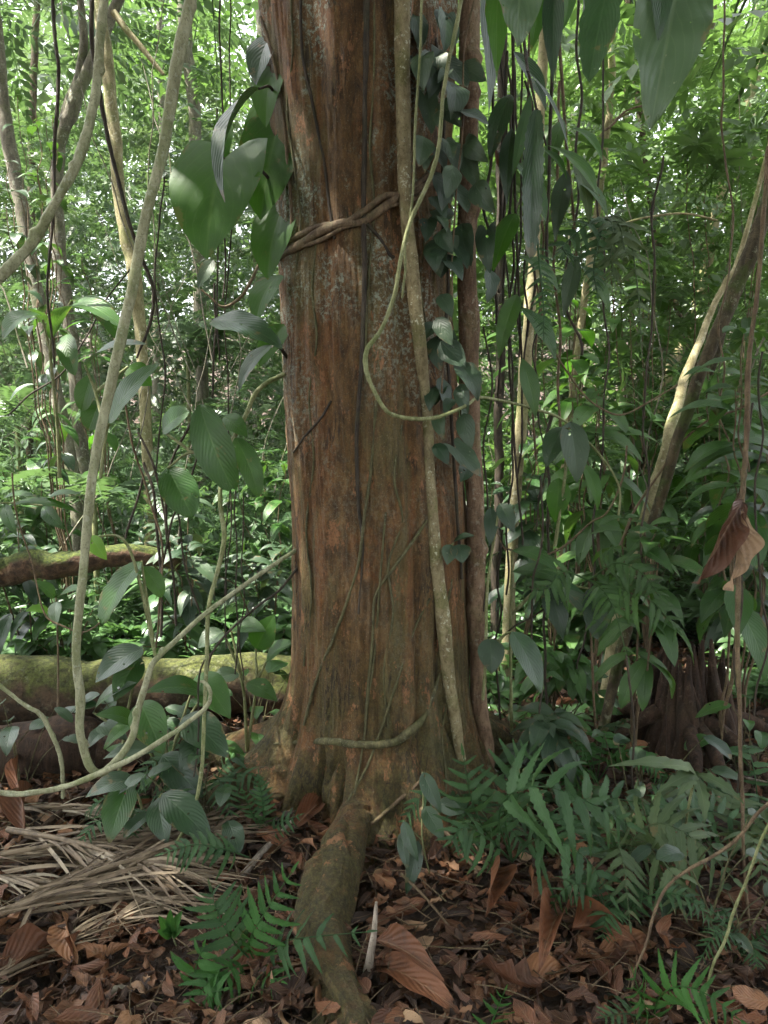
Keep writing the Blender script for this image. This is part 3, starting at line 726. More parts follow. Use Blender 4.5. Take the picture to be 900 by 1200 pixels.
for x, Y, y0, y1, w in [(580, 3.15, -40, 380, 'hugging the right side of the brown stem at the top'), (646, 3.1, -40, 330, 'right of the strap leaf, thin and straight'), (656, 3.3, 100, 520, 'between the strap leaf and the thin pale sapling'), (626, 3.25, -40, 540, 'hidden partly by the slim dark hanging leaf'), (588, 3.0, 60, 350, 'wavering in front of the reddish caught dead leaf'), (672, 3.4, -40, 420, 'farthest right of the root curtain')]:
    liana('aerial_root', 'thin root string ' + w, 'aerial root', [(x + random.uniform(-6, 6), y0 + (y1 - y0) * t, Y) for t in np.linspace(0, 1, 7)], random.uniform(2.2, 3.4), random.choice(['dark_vine', 'brown_vine']), 'curtain of root strings right of the trunk', 6, .06, .3)
RS = [(592, 3.1, -40, 470), (601, 3.0, 60, 560), (607, 3.2, -40, 420), (613, 3.1, -40, 640), (619, 3.0, 90, 400), (598, 3.3, 120, 700), (632, 3.1, 380, 620), (640, 3.3, 480, 840), (574, 2.9, 380, 720), (585, 3.2, 640, 860)]
rw = ['nearest the trunk, left of the long drooping leaf', 'swaying in the middle of the curtain beside the long drooping leaf', 'thin one behind the long drooping leaf', 'longest one of the root curtain', 'short one hanging before the long drooping leaf', 'that reaches down to the round blue-green leaf', 'below the narrow hanging fern', 'hanging in front of the lower right shrubs', 'hanging along the brown side stem', 'near the foot of the brown side stem']
for (x, Y, y0, y1), w in zip(RS, rw):
    liana('aerial_root', 'thin dark root string ' + w, 'aerial root', [(x + random.uniform(-5, 5), y0 + (y1 - y0) * t, Y) for t in np.linspace(0, 1, 7)], random.uniform(1.6, 2.8), 'dark_vine', 'curtain of root strings right of the trunk', 6, .05, .3)
for lab, pts, r, m in [('thin grey tendril hanging far right of the pale hanging leaf', [(858, -30, 3.2), (850, 120, 3.2), (856, 260, 3.2), (846, 400, 3.2), (850, 520, 3.2)], 1.4, 'brown_vine'),
        ('thin dark tendril dropping through the ribbed shrubs at mid right', [(712, 60, 3.5), (706, 260, 3.5), (712, 420, 3.5), (700, 560, 3.5), (690, 700, 3.5), (680, 800, 3.5)], 1.5, 'dark_vine'),
        ('long thin tendril hanging straight before the bare pale trunk', [(775, 180, 3.0), (770, 330, 3.0), (762, 470, 3.0), (752, 600, 3.0), (742, 720, 3.0)], 1.6, 'dark_vine'),
        ('thin brown tendril sagging from the root curtain to the ribbed shrub', [(628, 330, 3.0), (650, 420, 3.0), (690, 470, 3.0), (740, 480, 3.0), (790, 450, 3.0)], 1.4, 'brown_vine'),
        ('dark tendril swinging left under the round blue-green leaf', [(640, 560, 2.9), (632, 680, 2.9), (630, 780, 2.9), (640, 860, 2.9)], 1.6, 'dark_vine'),
        ('thin tendril hanging between the tall pale liana and the heart leaf', [(196, 200, 3.3), (190, 330, 3.3), (198, 440, 3.3), (186, 560, 3.3)], 1.3, 'dark_vine'),
        ('thin brown tendril looping low between the mossy logs and seedling', [(20, 560, 3.2), (30, 640, 3.2), (55, 720, 3.2), (90, 745, 3.2), (130, 720, 3.2)], 1.3, 'brown_vine'),
        ('wiry tendril rising behind the looping pale liana', [(178, 760, 3.0), (186, 660, 3.0), (172, 580, 3.0), (160, 520, 3.0), (148, 460, 3.0)], 1.6, 'brown_vine'),
        ('forked wiry twig above the hooked pale liana tip', [(222, 900, 2.7), (225, 850, 2.7), (232, 790, 2.7), (250, 770, 2.7)], 1.5, 'dark_vine'),
        ('thin dark tendril slanting across the left thicket to the forked trunk', [(10, 480, 3.6), (60, 440, 3.6), (110, 380, 3.6), (150, 310, 3.6)], 1.3, 'dark_vine'),
        ('thin upright dark stem between the grey fern and the stump', [(745, 1010, 2.7), (742, 930, 2.7), (750, 850, 2.7), (740, 770, 2.7)], 1.7, 'dark_vine'),
        ('thin dark tendril hanging at the far right behind the long brown liana', [(898, 420, 2.8), (890, 560, 2.8), (896, 700, 2.8), (888, 840, 2.8)], 1.6, 'dark_vine')]:
    liana('tendril', lab, 'vine', pts, r * 1.3, m, wob=.06)
liana('vine', 'thin dark vine arching across the shrubs right of the trunk', 'vine',
     [(590, 640, 3.2), (630, 650, 3.2), (660, 640, 3.2), (690, 615, 3.2), (712, 600, 3.2), (730, 560, 3.2), (735, 520, 3.25)], 2, 'brown_vine')
liana('vine', 'thin bare stem slanting up rightwards over the ribbed shrubs', 'vine',
     [(725, 640, 3.4), (745, 600, 3.4), (775, 555, 3.4), (800, 520, 3.4), (830, 495, 3.4), (870, 480, 3.4), (915, 455, 3.4)], 2.4, 'brown_vine')
liana('branch', 'thin dark bare twig fanning out right of the brown side stem', 'branch',
     [(575, 760, 3.1), (600, 735, 3.1), (625, 722, 3.1), (655, 700, 3.1), (675, 690, 3.1)], 1.8, 'dark_vine')
liana('branch', 'thin bare twig arching right below the pale hanging leaf', 'branch',
     [(706, 152, 3.6), (718, 146, 3.6), (735, 130, 3.6), (760, 122, 3.6)], 2, 'brown_vine')
liana('branch', 'pale thin twig stretched sideways in the right thicket', 'branch',
     [(722, 262, 4.2), (760, 256, 4.2), (800, 252, 4.2), (843, 258, 4.2)], 2, 'tree_yellow')

# ------------------------------------------------------------------ background trees (trunk > ... , crown)
def bg_tree(label, pts, rpx, mat, crown=None, branches=(), tm=None, cn=70, csc=.7, cmat='f_left', name='tree'):
    q = np.array([P(*p) for p in pts]); r = np.broadcast_to(np.asarray(rpx, float), (len(pts),)) * np.array([mpp(p[2]) for p in pts])
    foot = q[-1].copy(); gz_ = float(ground_h(foot[0], foot[1]))
    if foot[2] > gz_:
        d = (q[-1] - q[-2]); d = d / (abs(d[2]) + 1e-6) * (foot[2] - gz_ + .05); d[0] *= .5; d[1] *= .5
        q = np.vstack([q, foot + d]); r = np.append(r, r[-1] * 1.15)
    # carry the stem up out of the picture
    d = unit(q[0] - q[1]); d[2] = abs(d[2]) + .5; d = unit(d)
    top = q[0] + d * 1.6
    q = np.vstack([top + d * 1.2, top, q]); r = np.concatenate([[r[0] * .6, r[0] * .8], r])
    r = r * .88
    t = thing(name, label, 'tree', (q[-1][0], q[-1][1], float(ground_h(q[-1][0], q[-1][1]))))
    mb = MB(); tube(mb, q, r, 12, None, .16, .02, seed=random.random() * 40, lumpf=9)
    mb.build('trunk', M[mat], t)
    for bp, br in branches:
        mb = MB(); tube(mb, [P(*p) for p in bp], np.asarray(br) * mpp(bp[0][2]), 8, None, .18, .02, seed=random.random() * 40)
        mb.build('branch', M[mat], t)
    if crown is None: crown = [(top[0], top[1], top[2] + .3, 1.3)]
    mb = MB(); cn = int(cn * .6)
    for cx, cy, cz, cr in crown:
        dr = rdirs(cn, -.9, 1.2); rad = cr * rng.random(cn) ** .5
        ps = np.array([cx, cy, cz]) + dr * rad[:, None] * [1.15, 1.15, .7]
        scatter(mb, tm or TS, ps, frames(dr * [1, 1, .3] + rng.normal(0, .3, (cn, 3))), rng.uniform(.6, 1.1, cn) * csc)
        for k in range(5):
            tube(mb, [top, (top + ps[k]) / 2 + rng.normal(0, .1, 3), ps[k]], [.02, .012, .004], 5, .2, .1)
    mb.build('crown', M[cmat], t)
    return t
def W3(px, py, Y, r): return (*P(px, py, Y), r)
bg_tree('leftmost grey leaning tree trunk at the edge of the thicket', [(-14, -60, 6), (-4, 40, 6), (4, 130, 6), (20, 220, 6), (36, 300, 6), (60, 430, 6), (85, 560, 6), (100, 690, 6)], [8, 8, 8.5, 9, 9, 9, 9, 10], 'tree_grey', [W3(-60, -60, 6.4, 1.2), W3(40, -10, 7.5, .9)], tm=TP)
bg_tree('grey mottled forked tree behind the two thick pale lianas', [(150, -30, 6.4), (128, 25, 6.4), (104, 80, 6.4), (84, 130, 6.4), (70, 170, 6.4), (66, 230, 6.4), (72, 310, 6.4), (84, 400, 6.4), (96, 520, 6.4), (105, 640, 6.4)], [6, 7, 8, 9, 8.5, 8, 8.5, 8.5, 9, 9], 'tree_grey', [W3(150, -40, 7, 1.2), W3(60, 30, 8, .8)],
        [([(72, 165, 6.4), (80, 120, 6.4), (94, 85, 6.4), (97, 40, 6.4), (90, -30, 6.4)], [6, 5.5, 5, 4.5, 4])], TP)
bg_tree('pale yellowish mottled tree standing between the lianas on the left', [(108, -60, 5.8), (116, 10, 5.8), (124, 70, 5.8), (131, 130, 5.8), (138, 200, 5.8), (146, 270, 5.8), (157, 320, 5.8), (165, 400, 5.8), (170, 480, 5.8), (174, 560, 5.8), (178, 650, 5.8), (182, 720, 5.8)], [7, 7.5, 8, 8, 8, 8, 9, 7.5, 7.5, 8, 8.5, 9], 'tree_yellow', [W3(110, -120, 6, 1.1)],
        [([(132, 15, 5.8), (150, 38, 5.8), (172, 62, 5.8), (192, 86, 5.8)], [4, 3.5, 3, 2])], TS2)
bg_tree('dark far trunk wrapped in hanging twigs left of the big tree', [(214, -60, 8.5), (216, 20, 8.5), (220, 70, 8.5), (228, 140, 8.5), (232, 260, 8.5), (236, 420, 8.5), (240, 600, 8.5)], 8, 'tree_grey', [W3(230, -10, 8.5, 1.1), W3(290, 70, 9.0, .8)], tm=TS2, cmat='f_right')
bg_tree('slender yellow-green sapling trunk just right of the root curtain', [(640, -70, 4.2), (636, 60, 4.2), (630, 180, 4.2), (625, 300, 4.2), (617, 400, 4.2), (610, 500, 4.2), (604, 600, 4.2), (598, 700, 4.2), (590, 790, 4.2), (586, 860, 4.2)], [6, 6.5, 7, 7.5, 8, 8, 8, 8, 9, 9.5], 'tree_yellow', [W3(640, -120, 4.6, .7)], tm=TS2, cn=40, csc=.4, cmat='f_right')
bg_tree('thin pale sapling stem forking under the top right leaves', [(722, -60, 5), (718, 60, 5), (712, 140, 5), (704, 220, 5), (694, 290, 5), (682, 370, 5), (672, 440, 5), (662, 540, 5), (655, 640, 5), (650, 720, 5)], 4.6, 'tree_yellow', [W3(730, -60, 5.6, .8)], [([(706, 160, 5), (722, 140, 5), (745, 128, 5)], [2.4, 2, 1.4])], TS, 50, .5, 'f_right')
bg_tree('pale thin tree leaning right in the far right thicket', [(905, 20, 7), (880, 110, 7), (862, 160, 7), (850, 210, 7), (836, 270, 7), (824, 330, 7), (806, 390, 7), (782, 440, 7), (768, 490, 7), (745, 600, 7), (735, 690, 7)], [5, 5, 5.5, 6, 6.5, 7, 7, 7, 7, 7, 7], 'tree_yellow', [W3(880, 60, 7.6, 1.2), W3(800, 130, 8, 1.0)], [([(846, 225, 7), (880, 190, 7), (910, 150, 7)], [3, 2.4, 2])], TS2, 70, .6, 'f_right')
bg_tree('dark mossy trunk leaning in from the right edge to the ferns', [(925, 170, 3.4), (905, 225, 3.4), (882, 285, 3.4), (858, 340, 3.4), (838, 395, 3.4), (815, 455, 3.4), (796, 510, 3.4), (776, 580, 3.4), (757, 640, 3.4), (742, 700, 3.38), (728, 760, 3.35), (712, 830, 3.3), (695, 905, 3.25)], [10, 10, 10, 9.5, 9, 8, 7.5, 7, 7, 7.5, 7.5, 7, 7], 'tree_mossy', [W3(960, 60, 4.2, .7)], [([(880, 290, 3.4), (862, 335, 3.42), (842, 400, 3.45), (832, 440, 3.45)], [6, 5, 4, 3])], TS, 40, .4, 'f_right')
bg_tree('bare pale yellow trunk leaning behind the dark mossy one', [(874, 270, 4.2), (850, 330, 4.2), (829, 380, 4.2), (812, 420, 4.1), (795, 470, 4.0), (780, 525, 3.9), (769, 570, 3.9), (755, 620, 3.9), (740, 670, 3.9), (728, 715, 3.9), (717, 770, 3.9), (709, 810, 3.9)], [3, 3.5, 4.5, 5.5, 7, 8, 8.5, 8.5, 8.5, 8.5, 8.5, 9], 'tree_yellow', [W3(930, 180, 5.4, .8)], tm=TS2, cn=50, csc=.5, cmat='f_right')
bg_tree('slim dark trunk crossing behind the pale far right tree', [(760, 220, 6.5), (775, 300, 6.5), (790, 350, 6.5), (802, 395, 6.5), (806, 460, 6.5), (800, 540, 6.5)], 4, 'tree_mossy', [W3(740, 160, 7, .8)], tm=TS, cn=50, csc=.5, cmat='f_right')
bg_tree('slender black trunk added for the dark leafy gap behind the brown side stem', [(588, -60, 4.6), (588, 100, 4.6), (586, 250, 4.6), (586, 400, 4.6), (584, 520, 4.6), (582, 640, 4.6), (580, 760, 4.6)], 6, 'dark_vine', [W3(590, -60, 5.2, .8)], tm=TS, cn=50, csc=.5, cmat='f_right')  # dark trunk added to stand for the leafy shade in this gap
bg_tree('dark leaning sapling with few leaves above the bare pale trunk', [(870, 330, 5.6), (850, 370, 5.6), (820, 430, 5.6), (790, 470, 5.6), (760, 520, 5.6), (745, 560, 5.6), (735, 620, 5.6)][::1], 5, 'tree_mossy', [W3(900, 250, 5.8, .6)], tm=TS, cn=30, csc=.45, cmat='f_right')
for lab, x, y0, Y, lean, rp, mt in [('thin grey trunk far back right of the root curtain', 668, 60, 9.5, 6, 4, 'tree_grey'), ('slim straight dark trunk far behind the ribbed shrubs', 745, 120, 10.5, -14, 4, 'tree_mossy'),
        ('thin pale trunk far back at the right edge', 872, 60, 11, 20, 4.5, 'tree_grey'), ('slim grey trunk deep in the left thicket beside the heart leaf', 190, -20, 11, -8, 4.5, 'tree_grey'),
        ('slim mossy trunk deep in the left thicket near its edge', 30, 60, 10, 12, 4.5, 'tree_mossy'), ('thin far trunk seen between the tall liana and big tree', 296, -20, 12, 10, 5, 'tree_grey'), ('crooked thin trunk far back below the pale hanging leaf', 800, 160, 9, 30, 3.6, 'tree_mossy')]:
    bg_tree(lab, [(x + lean * (1 - t) + random.uniform(-6, 6), y0 + (640 - y0) * t, Y) for t in np.linspace(0, 1, 7)], rp, mt, [W3(x, y0 - 20, Y, 1.3)], tm=TS2 if x > 450 else TP, cn=60, csc=.8, cmat='f_right' if x > 450 else 'f_left')

# ------------------------------------------------------------------ fallen logs, mossy bough, stump
def log(label, pts, rpx, name='fallen_log', mat='log', seed=1, cat='log'):
    q = np.array([P(*p) for p in pts]); r = np.broadcast_to(np.asarray(rpx, float), (len(pts),)) * np.array([mpp(p[2]) for p in pts])
    mb = MB(); tube(mb, q, r, 28, .04, .35, .05, seed=seed, lumpf=3)
    return tag(mb.build(name, M[mat], None, q[0]), label, cat)
log('big fallen log with mossy top lying behind the left lianas', [(-420, 810, 3.7), (-150, 812, 3.7), (0, 812, 3.75), (120, 808, 3.8), (240, 806, 3.85), (345, 800, 3.95), (470, 790, 4.1)], [42, 42, 42, 40, 38, 34, 30])
log('low dark rotten log lying before the big mossy fallen log', [(-300, 882, 3.25), (-80, 884, 3.25), (40, 880, 3.25), (130, 872, 3.3), (215, 866, 3.35), (270, 868, 3.4)], [36, 36, 34, 30, 26, 16], mat='dead_wood', seed=4)
log('short moss-covered log lying raised in the left thicket', [(-260, 700, 4.1), (-60, 682, 4.1), (0, 672, 4.1), (50, 662, 4.1), (95, 655, 4.15), (150, 652, 4.2), (215, 655, 4.3)], [18, 18, 17, 16, 15, 13, 9], seed=7, mat='log_green')
st = thing('tree_stump', 'rotten shredded dark tree stump behind the right ferns', 'stump', G(800, 880))
sb = G(800, 895); sb[1] = max(sb[1], 3.3); mb = MB()
sb = P(800, 900, 3.5); sb[2] = float(ground_h(sb[0], sb[1]))
for k in range(46):
    a = rng.random() * 2 * PI; rr = .04 + .13 * rng.random() ** .6
    b0 = sb + [rr * 1.35 * math.cos(a), rr * 1.35 * math.sin(a), -.03]; hgt = (.54 - 1.2 * max(0, rr - .1)) * rng.uniform(.55, 1.1)
    b1 = sb + [rr * .8 * math.cos(a) + rng.normal(0, .02), rr * .8 * math.sin(a), hgt]
    tube(mb, [b0, (b0 + b1) / 2 + rng.normal(0, .02, 3), b1], [.045, .035, .006], 7, .03, .4, .02, seed=k)
st.location = tuple(sb); mb.build('stump_wood', M['dead_wood'], st)
for k in range(9):
    a = rng.uniform(-PI, PI); b0 = sb + [.12 * math.cos(a), .12 * math.sin(a), .2]
    e = sb + [rng.uniform(.35, .6) * math.cos(a), rng.uniform(.3, .6) * math.sin(a), 0]; e[2] = float(ground_h(e[0], e[1])) + .01
    mb = MB(); tube(mb, [b0, (b0 + e) / 2 + [0, 0, .03], e], [.045, .03, .01], 8, .03, .3, .03, seed=k); mb.build('root', M['dead_wood'], st)
# ================================================================== LEAFY PLANTS SEEN CLEARLY
def plant(name, label, cat, leaves, stems, stem_mat='green_vine', group=None, stem_r=2.2, anchor=None):
    """each big leaf is a part; stems are (px, py, depth) paths and carry the leaf stalks"""
    base = P(*stems[0][0]) if anchor is None else np.asarray(anchor)
    t = thing(name, label, cat, base, group)
    mb = MB()
    for s in stems:
        q = np.array([P(*p) for p in s]); tube(mb, q, np.linspace(stem_r, stem_r * .6, len(q)) * mpp(s[0][2]), 7, None, .2, .004, seed=random.random() * 20)
    mb.build('stem', M[stem_mat], t)
    for lf in leaves:
        (bx, by, bY), (tx, ty, tY), w, kind, mat = lf[:5]; o = dict(lf[5]) if len(lf) > 5 else {}
        mb = MB()
        nl = 26 if w > 60 else 16
        lab = o.pop('label', None)
        leaf_between(mb, P(bx, by, bY), P(tx, ty, tY), w * mpp((bY + tY) / 2), kind, nl=o.pop('nl', nl), nw=o.pop('nw', 8), **o)
        ob = mb.build('leaf', M[mat], t)
        if lab: ob['label'] = lab
    return t

UPN = (0, -.55, 1); FN = (0, -1, .3); LN = (-.7, -.7, .4); RN = (.7, -.7, .4)
plant('heart_leaf_climber', 'climber with huge hanging heart-shaped leaves at the left of the trunk', 'plant', [
    ((262, 186, 2.75), (242, 303, 2.66), 112, 'heart', 'heart', dict(normal=(-.25, -1, .25), bulge=.07, fold=.10, wave=.015, label='huge heart-shaped leaf with a torn brown edge')),
    ((303, 104, 2.70), (264, 238, 2.55), 44, 'ovate', 'glossy', dict(normal=(-.75, -.5, .55), bulge=.12, fold=.5, wave=.02, label='folded glossy silvery leaf')),
    ((322, 160, 2.9), (306, 258, 2.85), 74, 'heart', 'heart', dict(normal=(-.2, -1, .2), bulge=.05)),
    ((328, 252, 2.9), (314, 328, 2.85), 56, 'heart', 'heart', dict(normal=(-.4, -1, .1), bulge=.08)),
    ((328, 322, 2.9), (300, 380, 2.82), 44, 'ovate', 'heart', dict(normal=(-.5, -.8, .3), bulge=.12)),
    ((324, 70, 2.95), (312, 150, 2.85), 46, 'ovate', 'heart', dict(normal=(-.4, -.9, .3), bulge=.08)),
    ((262, 134, 2.85), (264, 192, 2.82), 24, 'ovate', 'heart', dict(normal=FN)),
    ((250, 304, 2.8), (232, 338, 2.78), 18, 'ovate', 'dull', dict(normal=FN)),
    ((330, 128, 2.98), (296, 196, 2.95), 60, 'heart', 'heart', dict(normal=(-.3, -1, .1), bulge=.08)),
    ((318, 40, 2.95), (300, 100, 2.9), 40, 'ovate', 'glossy', dict(normal=(-.4, -.9, .3)))],
    [[(336, 250, 2.95), (312, 206, 2.85), (285, 192, 2.78), (262, 186, 2.75)], [(336, 200, 2.95), (330, 140, 2.95), (318, 104, 2.85), (303, 104, 2.7)], [(338, 330, 2.95), (334, 260, 2.95), (332, 180, 2.95), (326, 60, 2.95)]], 'dark_vine')
plant('glossy_leaf_climber', 'climber with a glossy yellow-tipped leaf sticking out left of the trunk', 'plant', [
    ((248, 375, 2.72), (331, 408, 2.62), 52, 'ovate', 'glossy', dict(normal=(.1, -.62, .8), bulge=.10, fold=.12, wave=.05, label='glossy dark leaf with a yellowish tip')),
    ((318, 404, 2.8), (280, 458, 2.7), 28, 'ovate', 'dull', dict(normal=(-.6, -.8, .2), bulge=.1)),
    ((334, 380, 2.95), (304, 430, 2.88), 34, 'ovate', 'heart', dict(normal=(-.3, -1, .2)))],
    [[(338, 420, 2.95), (322, 400, 2.85), (290, 380, 2.78), (248, 375, 2.72)]], 'dark_vine')
plant('ribbed_leaf_climber', 'climber with long ribbed oblong leaves hanging below the crooked brown liana', 'plant', [
    ((234, 474, 2.72), (275, 577, 2.66), 50, 'oblong', 'veined', dict(normal=(-.35, -.9, .4), bulge=.07, fold=.14, wave=.03)),
    ((276, 512, 2.85), (303, 583, 2.82), 30, 'oblong', 'veined', dict(normal=(.5, -.8, .3), bulge=.08)),
    ((196, 548, 2.9), (226, 606, 2.85), 44, 'oblong', 'veined', dict(normal=(0, -.8, .6), bulge=.08)),
    ((190, 505, 2.95), (222, 482, 2.9), 34, 'oblong', 'veined', dict(normal=(0, -.8, .6), bulge=.08)),
    ((262, 488, 2.9), (290, 512, 2.85), 26, 'ovate', 'veined', dict(normal=(0, -.8, .6)))],
    [[(262, 545, 2.88), (240, 500, 2.8), (234, 474, 2.72)], [(262, 545, 2.88), (225, 530, 2.9), (196, 548, 2.9)], [(262, 540, 2.88), (272, 520, 2.86), (276, 512, 2.85)], [(225, 530, 2.9), (190, 505, 2.95)]])
plant('ribbed_leaf_climber', 'climber with broad pale green leaves behind the tall pale liana', 'plant', [
    ((128, 496, 2.66), (187, 426, 2.62), 50, 'ovate', 'veined', dict(normal=(-.2, -.7, .8), bulge=.08, fold=.12, wave=.03)),
    ((100, 428, 2.72), (174, 404, 2.66), 32, 'ovate', 'glossy', dict(normal=(0, -.5, 1), bulge=.12)),
    ((150, 430, 2.8), (178, 452, 2.8), 30, 'ovate', 'heart', dict(normal=FN)),
    ((108, 440, 2.8), (96, 482, 2.8), 26, 'oblong', 'veined', dict(normal=FN)),
    ((118, 470, 2.85), (104, 505, 2.85), 30, 'oblong', 'veined', dict(normal=FN))],
    [[(118, 560, 2.7), (124, 510, 2.7), (128, 496, 2.66)], [(124, 510, 2.7), (112, 460, 2.75), (100, 428, 2.72)], [(112, 460, 2.75), (150, 430, 2.8)]])
plant('arching_leaf_plant', 'plant with broad arching banana-like leaves crossed by the dark wavy liana', 'plant', [
    ((60, 400, 3.4), (148, 388, 3.2), 40, 'oblong', 'veined', dict(normal=(.1, -.5, 1), bulge=.30, fold=.2, wave=.03)),
    ((84, 352, 3.4), (140, 400, 3.3), 32, 'oblong', 'heart', dict(normal=(.3, -.6, .8), bulge=.22)),
    ((50, 370, 3.4), (4, 398, 3.3), 36, 'oblong', 'veined', dict(normal=(-.2, -.7, .8), bulge=.22)),
    ((50, 380, 3.5), (28, 360, 3.4), 28, 'ovate', 'veined', dict(normal=UPN, bulge=.12)),
    ((78, 392, 3.5), (88, 440, 3.4), 24, 'oblong', 'veined', dict(normal=FN, bulge=.12))],
    [[(70, 560, 3.6), (66, 480, 3.5), (60, 400, 3.4), (84, 352, 3.4)], [(62, 420, 3.45), (50, 375, 3.4)]])
plant('ribbed_leaf_climber', 'low climber with a drooping ribbed leaf just right of the tall pale liana', 'plant', [
    ((166, 658, 2.68), (119, 732, 2.6), 44, 'oblong', 'veined', dict(normal=(-.5, -.7, .55), bulge=.08, fold=.2, wave=.04)),
    ((106, 628, 2.6), (125, 656, 2.58), 20, 'ovate', 'young', dict(normal=FN)),
    ((168, 664, 2.75), (190, 700, 2.75), 24, 'oblong', 'veined', dict(normal=(.5, -.7, .5)))],
    [[(182, 768, 2.7), (172, 700, 2.7), (166, 658, 2.68)], [(182, 768, 2.62), (150, 640, 2.64), (106, 628, 2.6)]])
plant('broad_leaf_plant', 'dark broad-leaved seedling at the foot of the looping pale liana', 'plant', [
    ((152, 918, 2.62), (128, 988, 2.5), 46, 'ovate', 'veined', dict(normal=(-.2, -.85, .5), bulge=.06)),
    ((160, 915, 2.62), (100, 935, 2.55), 34, 'ovate', 'glossy', dict(normal=(-.1, -.5, 1), bulge=.15)),
    ((190, 930, 2.6), (250, 990, 2.5), 44, 'ovate', 'glossy', dict(normal=(.2, -.7, .7), bulge=.1)),
    ((186, 935, 2.6), (196, 990, 2.5), 36, 'ovate', 'glossy', dict(normal=FN, bulge=.1))],
    [[(172, 985, 2.62), (165, 940, 2.64), (152, 918, 2.62)], [(172, 985, 2.62), (180, 950, 2.62), (190, 930, 2.6)]])
plant('broad_leaf_plant', 'broad blue-green leaved plant in front of the low dark log', 'plant', [
    ((164, 822, 2.75), (192, 884, 2.65), 46, 'ovate', 'veined', dict(normal=(.1, -.85, .5), bulge=.08)),
    ((240, 812, 2.85), (170, 812, 2.72), 38, 'ovate', 'veined', dict(normal=(-.1, -.55, 1), bulge=.12)),
    ((215, 840, 2.8), (268, 888, 2.7), 48, 'ovate', 'glossy', dict(normal=(.2, -.7, .7), bulge=.1)),
    ((232, 790, 2.9), (270, 842, 2.8), 42, 'ovate', 'veined', dict(normal=(.2, -.8, .5), bulge=.1)),
    ((160, 850, 2.8), (112, 838, 2.72), 30, 'ovate', 'veined', dict(normal=UPN, bulge=.15)),
    ((190, 885, 2.75), (238, 935, 2.7), 44, 'ovate', 'glossy', dict(normal=(.1, -.8, .6), bulge=.1)),
    ((185, 880, 2.75), (120, 890, 2.7), 24, 'lance', 'dull', dict(normal=UPN, bulge=.15)),
    ((240, 860, 2.8), (212, 905, 2.7), 40, 'ovate', 'glossy', dict(normal=FN, bulge=.1))],
    [[(200, 930, 2.85), (205, 870, 2.85), (240, 812, 2.85)], [(200, 930, 2.85), (190, 850, 2.8), (164, 822, 2.75)], [(205, 870, 2.85), (232, 790, 2.9)], [(200, 930, 2.85), (160, 850, 2.8)]])
plant('broad_leaf_plant', 'pale-leaved seedling growing over the big log beside the trunk', 'plant', [
    ((262, 740, 3.1), (232, 760, 3.05), 30, 'ovate', 'pale', dict(normal=UPN, bulge=.1)),
    ((270, 735, 3.1), (312, 740, 3.05), 32, 'ovate', 'veined', dict(normal=UPN, bulge=.1)),
    ((300, 760, 3.1), (322, 720, 3.1), 34, 'ovate', 'heart', dict(normal=FN, bulge=.1)),
    ((312, 775, 3.1), (346, 752, 3.05), 30, 'ovate', 'veined', dict(normal=UPN, bulge=.1)),
    ((280, 790, 3.0), (245, 800, 2.95), 28, 'ovate', 'pale', dict(normal=UPN, bulge=.1)),
    ((290, 800, 3.0), (325, 822, 2.95), 28, 'ovate', 'veined', dict(normal=UPN, bulge=.1))],
    [[(290, 880, 3.1), (284, 800, 3.08), (262, 740, 3.1)], [(290, 880, 3.1), (300, 800, 3.1), (300, 760, 3.1)], [(300, 800, 3.1), (312, 775, 3.1)], [(284, 800, 3.08), (270, 735, 3.1)]])
plant('broad_leaf_plant', 'dark leaf cluster leaning over the big log left of the looping liana', 'plant', [
    ((168, 760, 3.0), (112, 800, 2.9), 44, 'ovate', 'glossy', dict(normal=(-.3, -.7, .7), bulge=.12)),
    ((164, 770, 3.0), (134, 822, 2.9), 36, 'ovate', 'veined', dict(normal=FN, bulge=.1)),
    ((110, 835, 3.0), (160, 800, 2.9), 30, 'ovate', 'glossy', dict(normal=UPN, bulge=.1)),
    ((116, 850, 3.0), (150, 868, 2.9), 26, 'ovate', 'dull', dict(normal=UPN, bulge=.1))],
    [[(140, 905, 3.0), (150, 830, 3.0), (168, 760, 3.0)], [(145, 860, 3.0), (110, 835, 3.0)]])
plant('yellowing_seedling', 'small seedling with yellowish leaves in front of the raised mossy log', 'plant', [
    ((62, 720, 3.6), (30, 716, 3.5), 24, 'ovate', 'young', dict(normal=UPN, bulge=.1)), ((66, 705, 3.6), (66, 735, 3.5), 18, 'ovate', 'pale', dict(normal=FN)),
    ((68, 700, 3.6), (100, 690, 3.5), 20, 'ovate', 'veined', dict(normal=UPN)), ((64, 700, 3.6), (40, 682, 3.55), 22, 'ovate', 'veined', dict(normal=UPN))],
    [[(68, 860, 3.5), (68, 780, 3.6), (66, 700, 3.6)]], 'brown_vine', stem_r=1.6)
plant('lance_leaf_plant', 'lance-leaved plant reaching in from the left edge above the mossy log', 'plant', [
    ((0, 588, 3.4), (48, 584, 3.3), 14, 'lance', 'veined', dict(normal=UPN, bulge=.12)), ((10, 594, 3.4), (95, 602, 3.3), 16, 'lance', 'heart', dict(normal=UPN, bulge=.12)),
    ((50, 594, 3.4), (78, 622, 3.3), 18, 'lance', 'veined', dict(normal=FN, bulge=.1)), ((50, 590, 3.4), (98, 580, 3.3), 16, 'lance', 'veined', dict(normal=UPN, bulge=.12)), ((5, 590, 3.4), (20, 628, 3.3), 16, 'lance', 'veined', dict(normal=FN))],
    [[(-40, 600, 3.4), (0, 590, 3.4), (50, 592, 3.4)]], 'green_vine', stem_r=1.5)

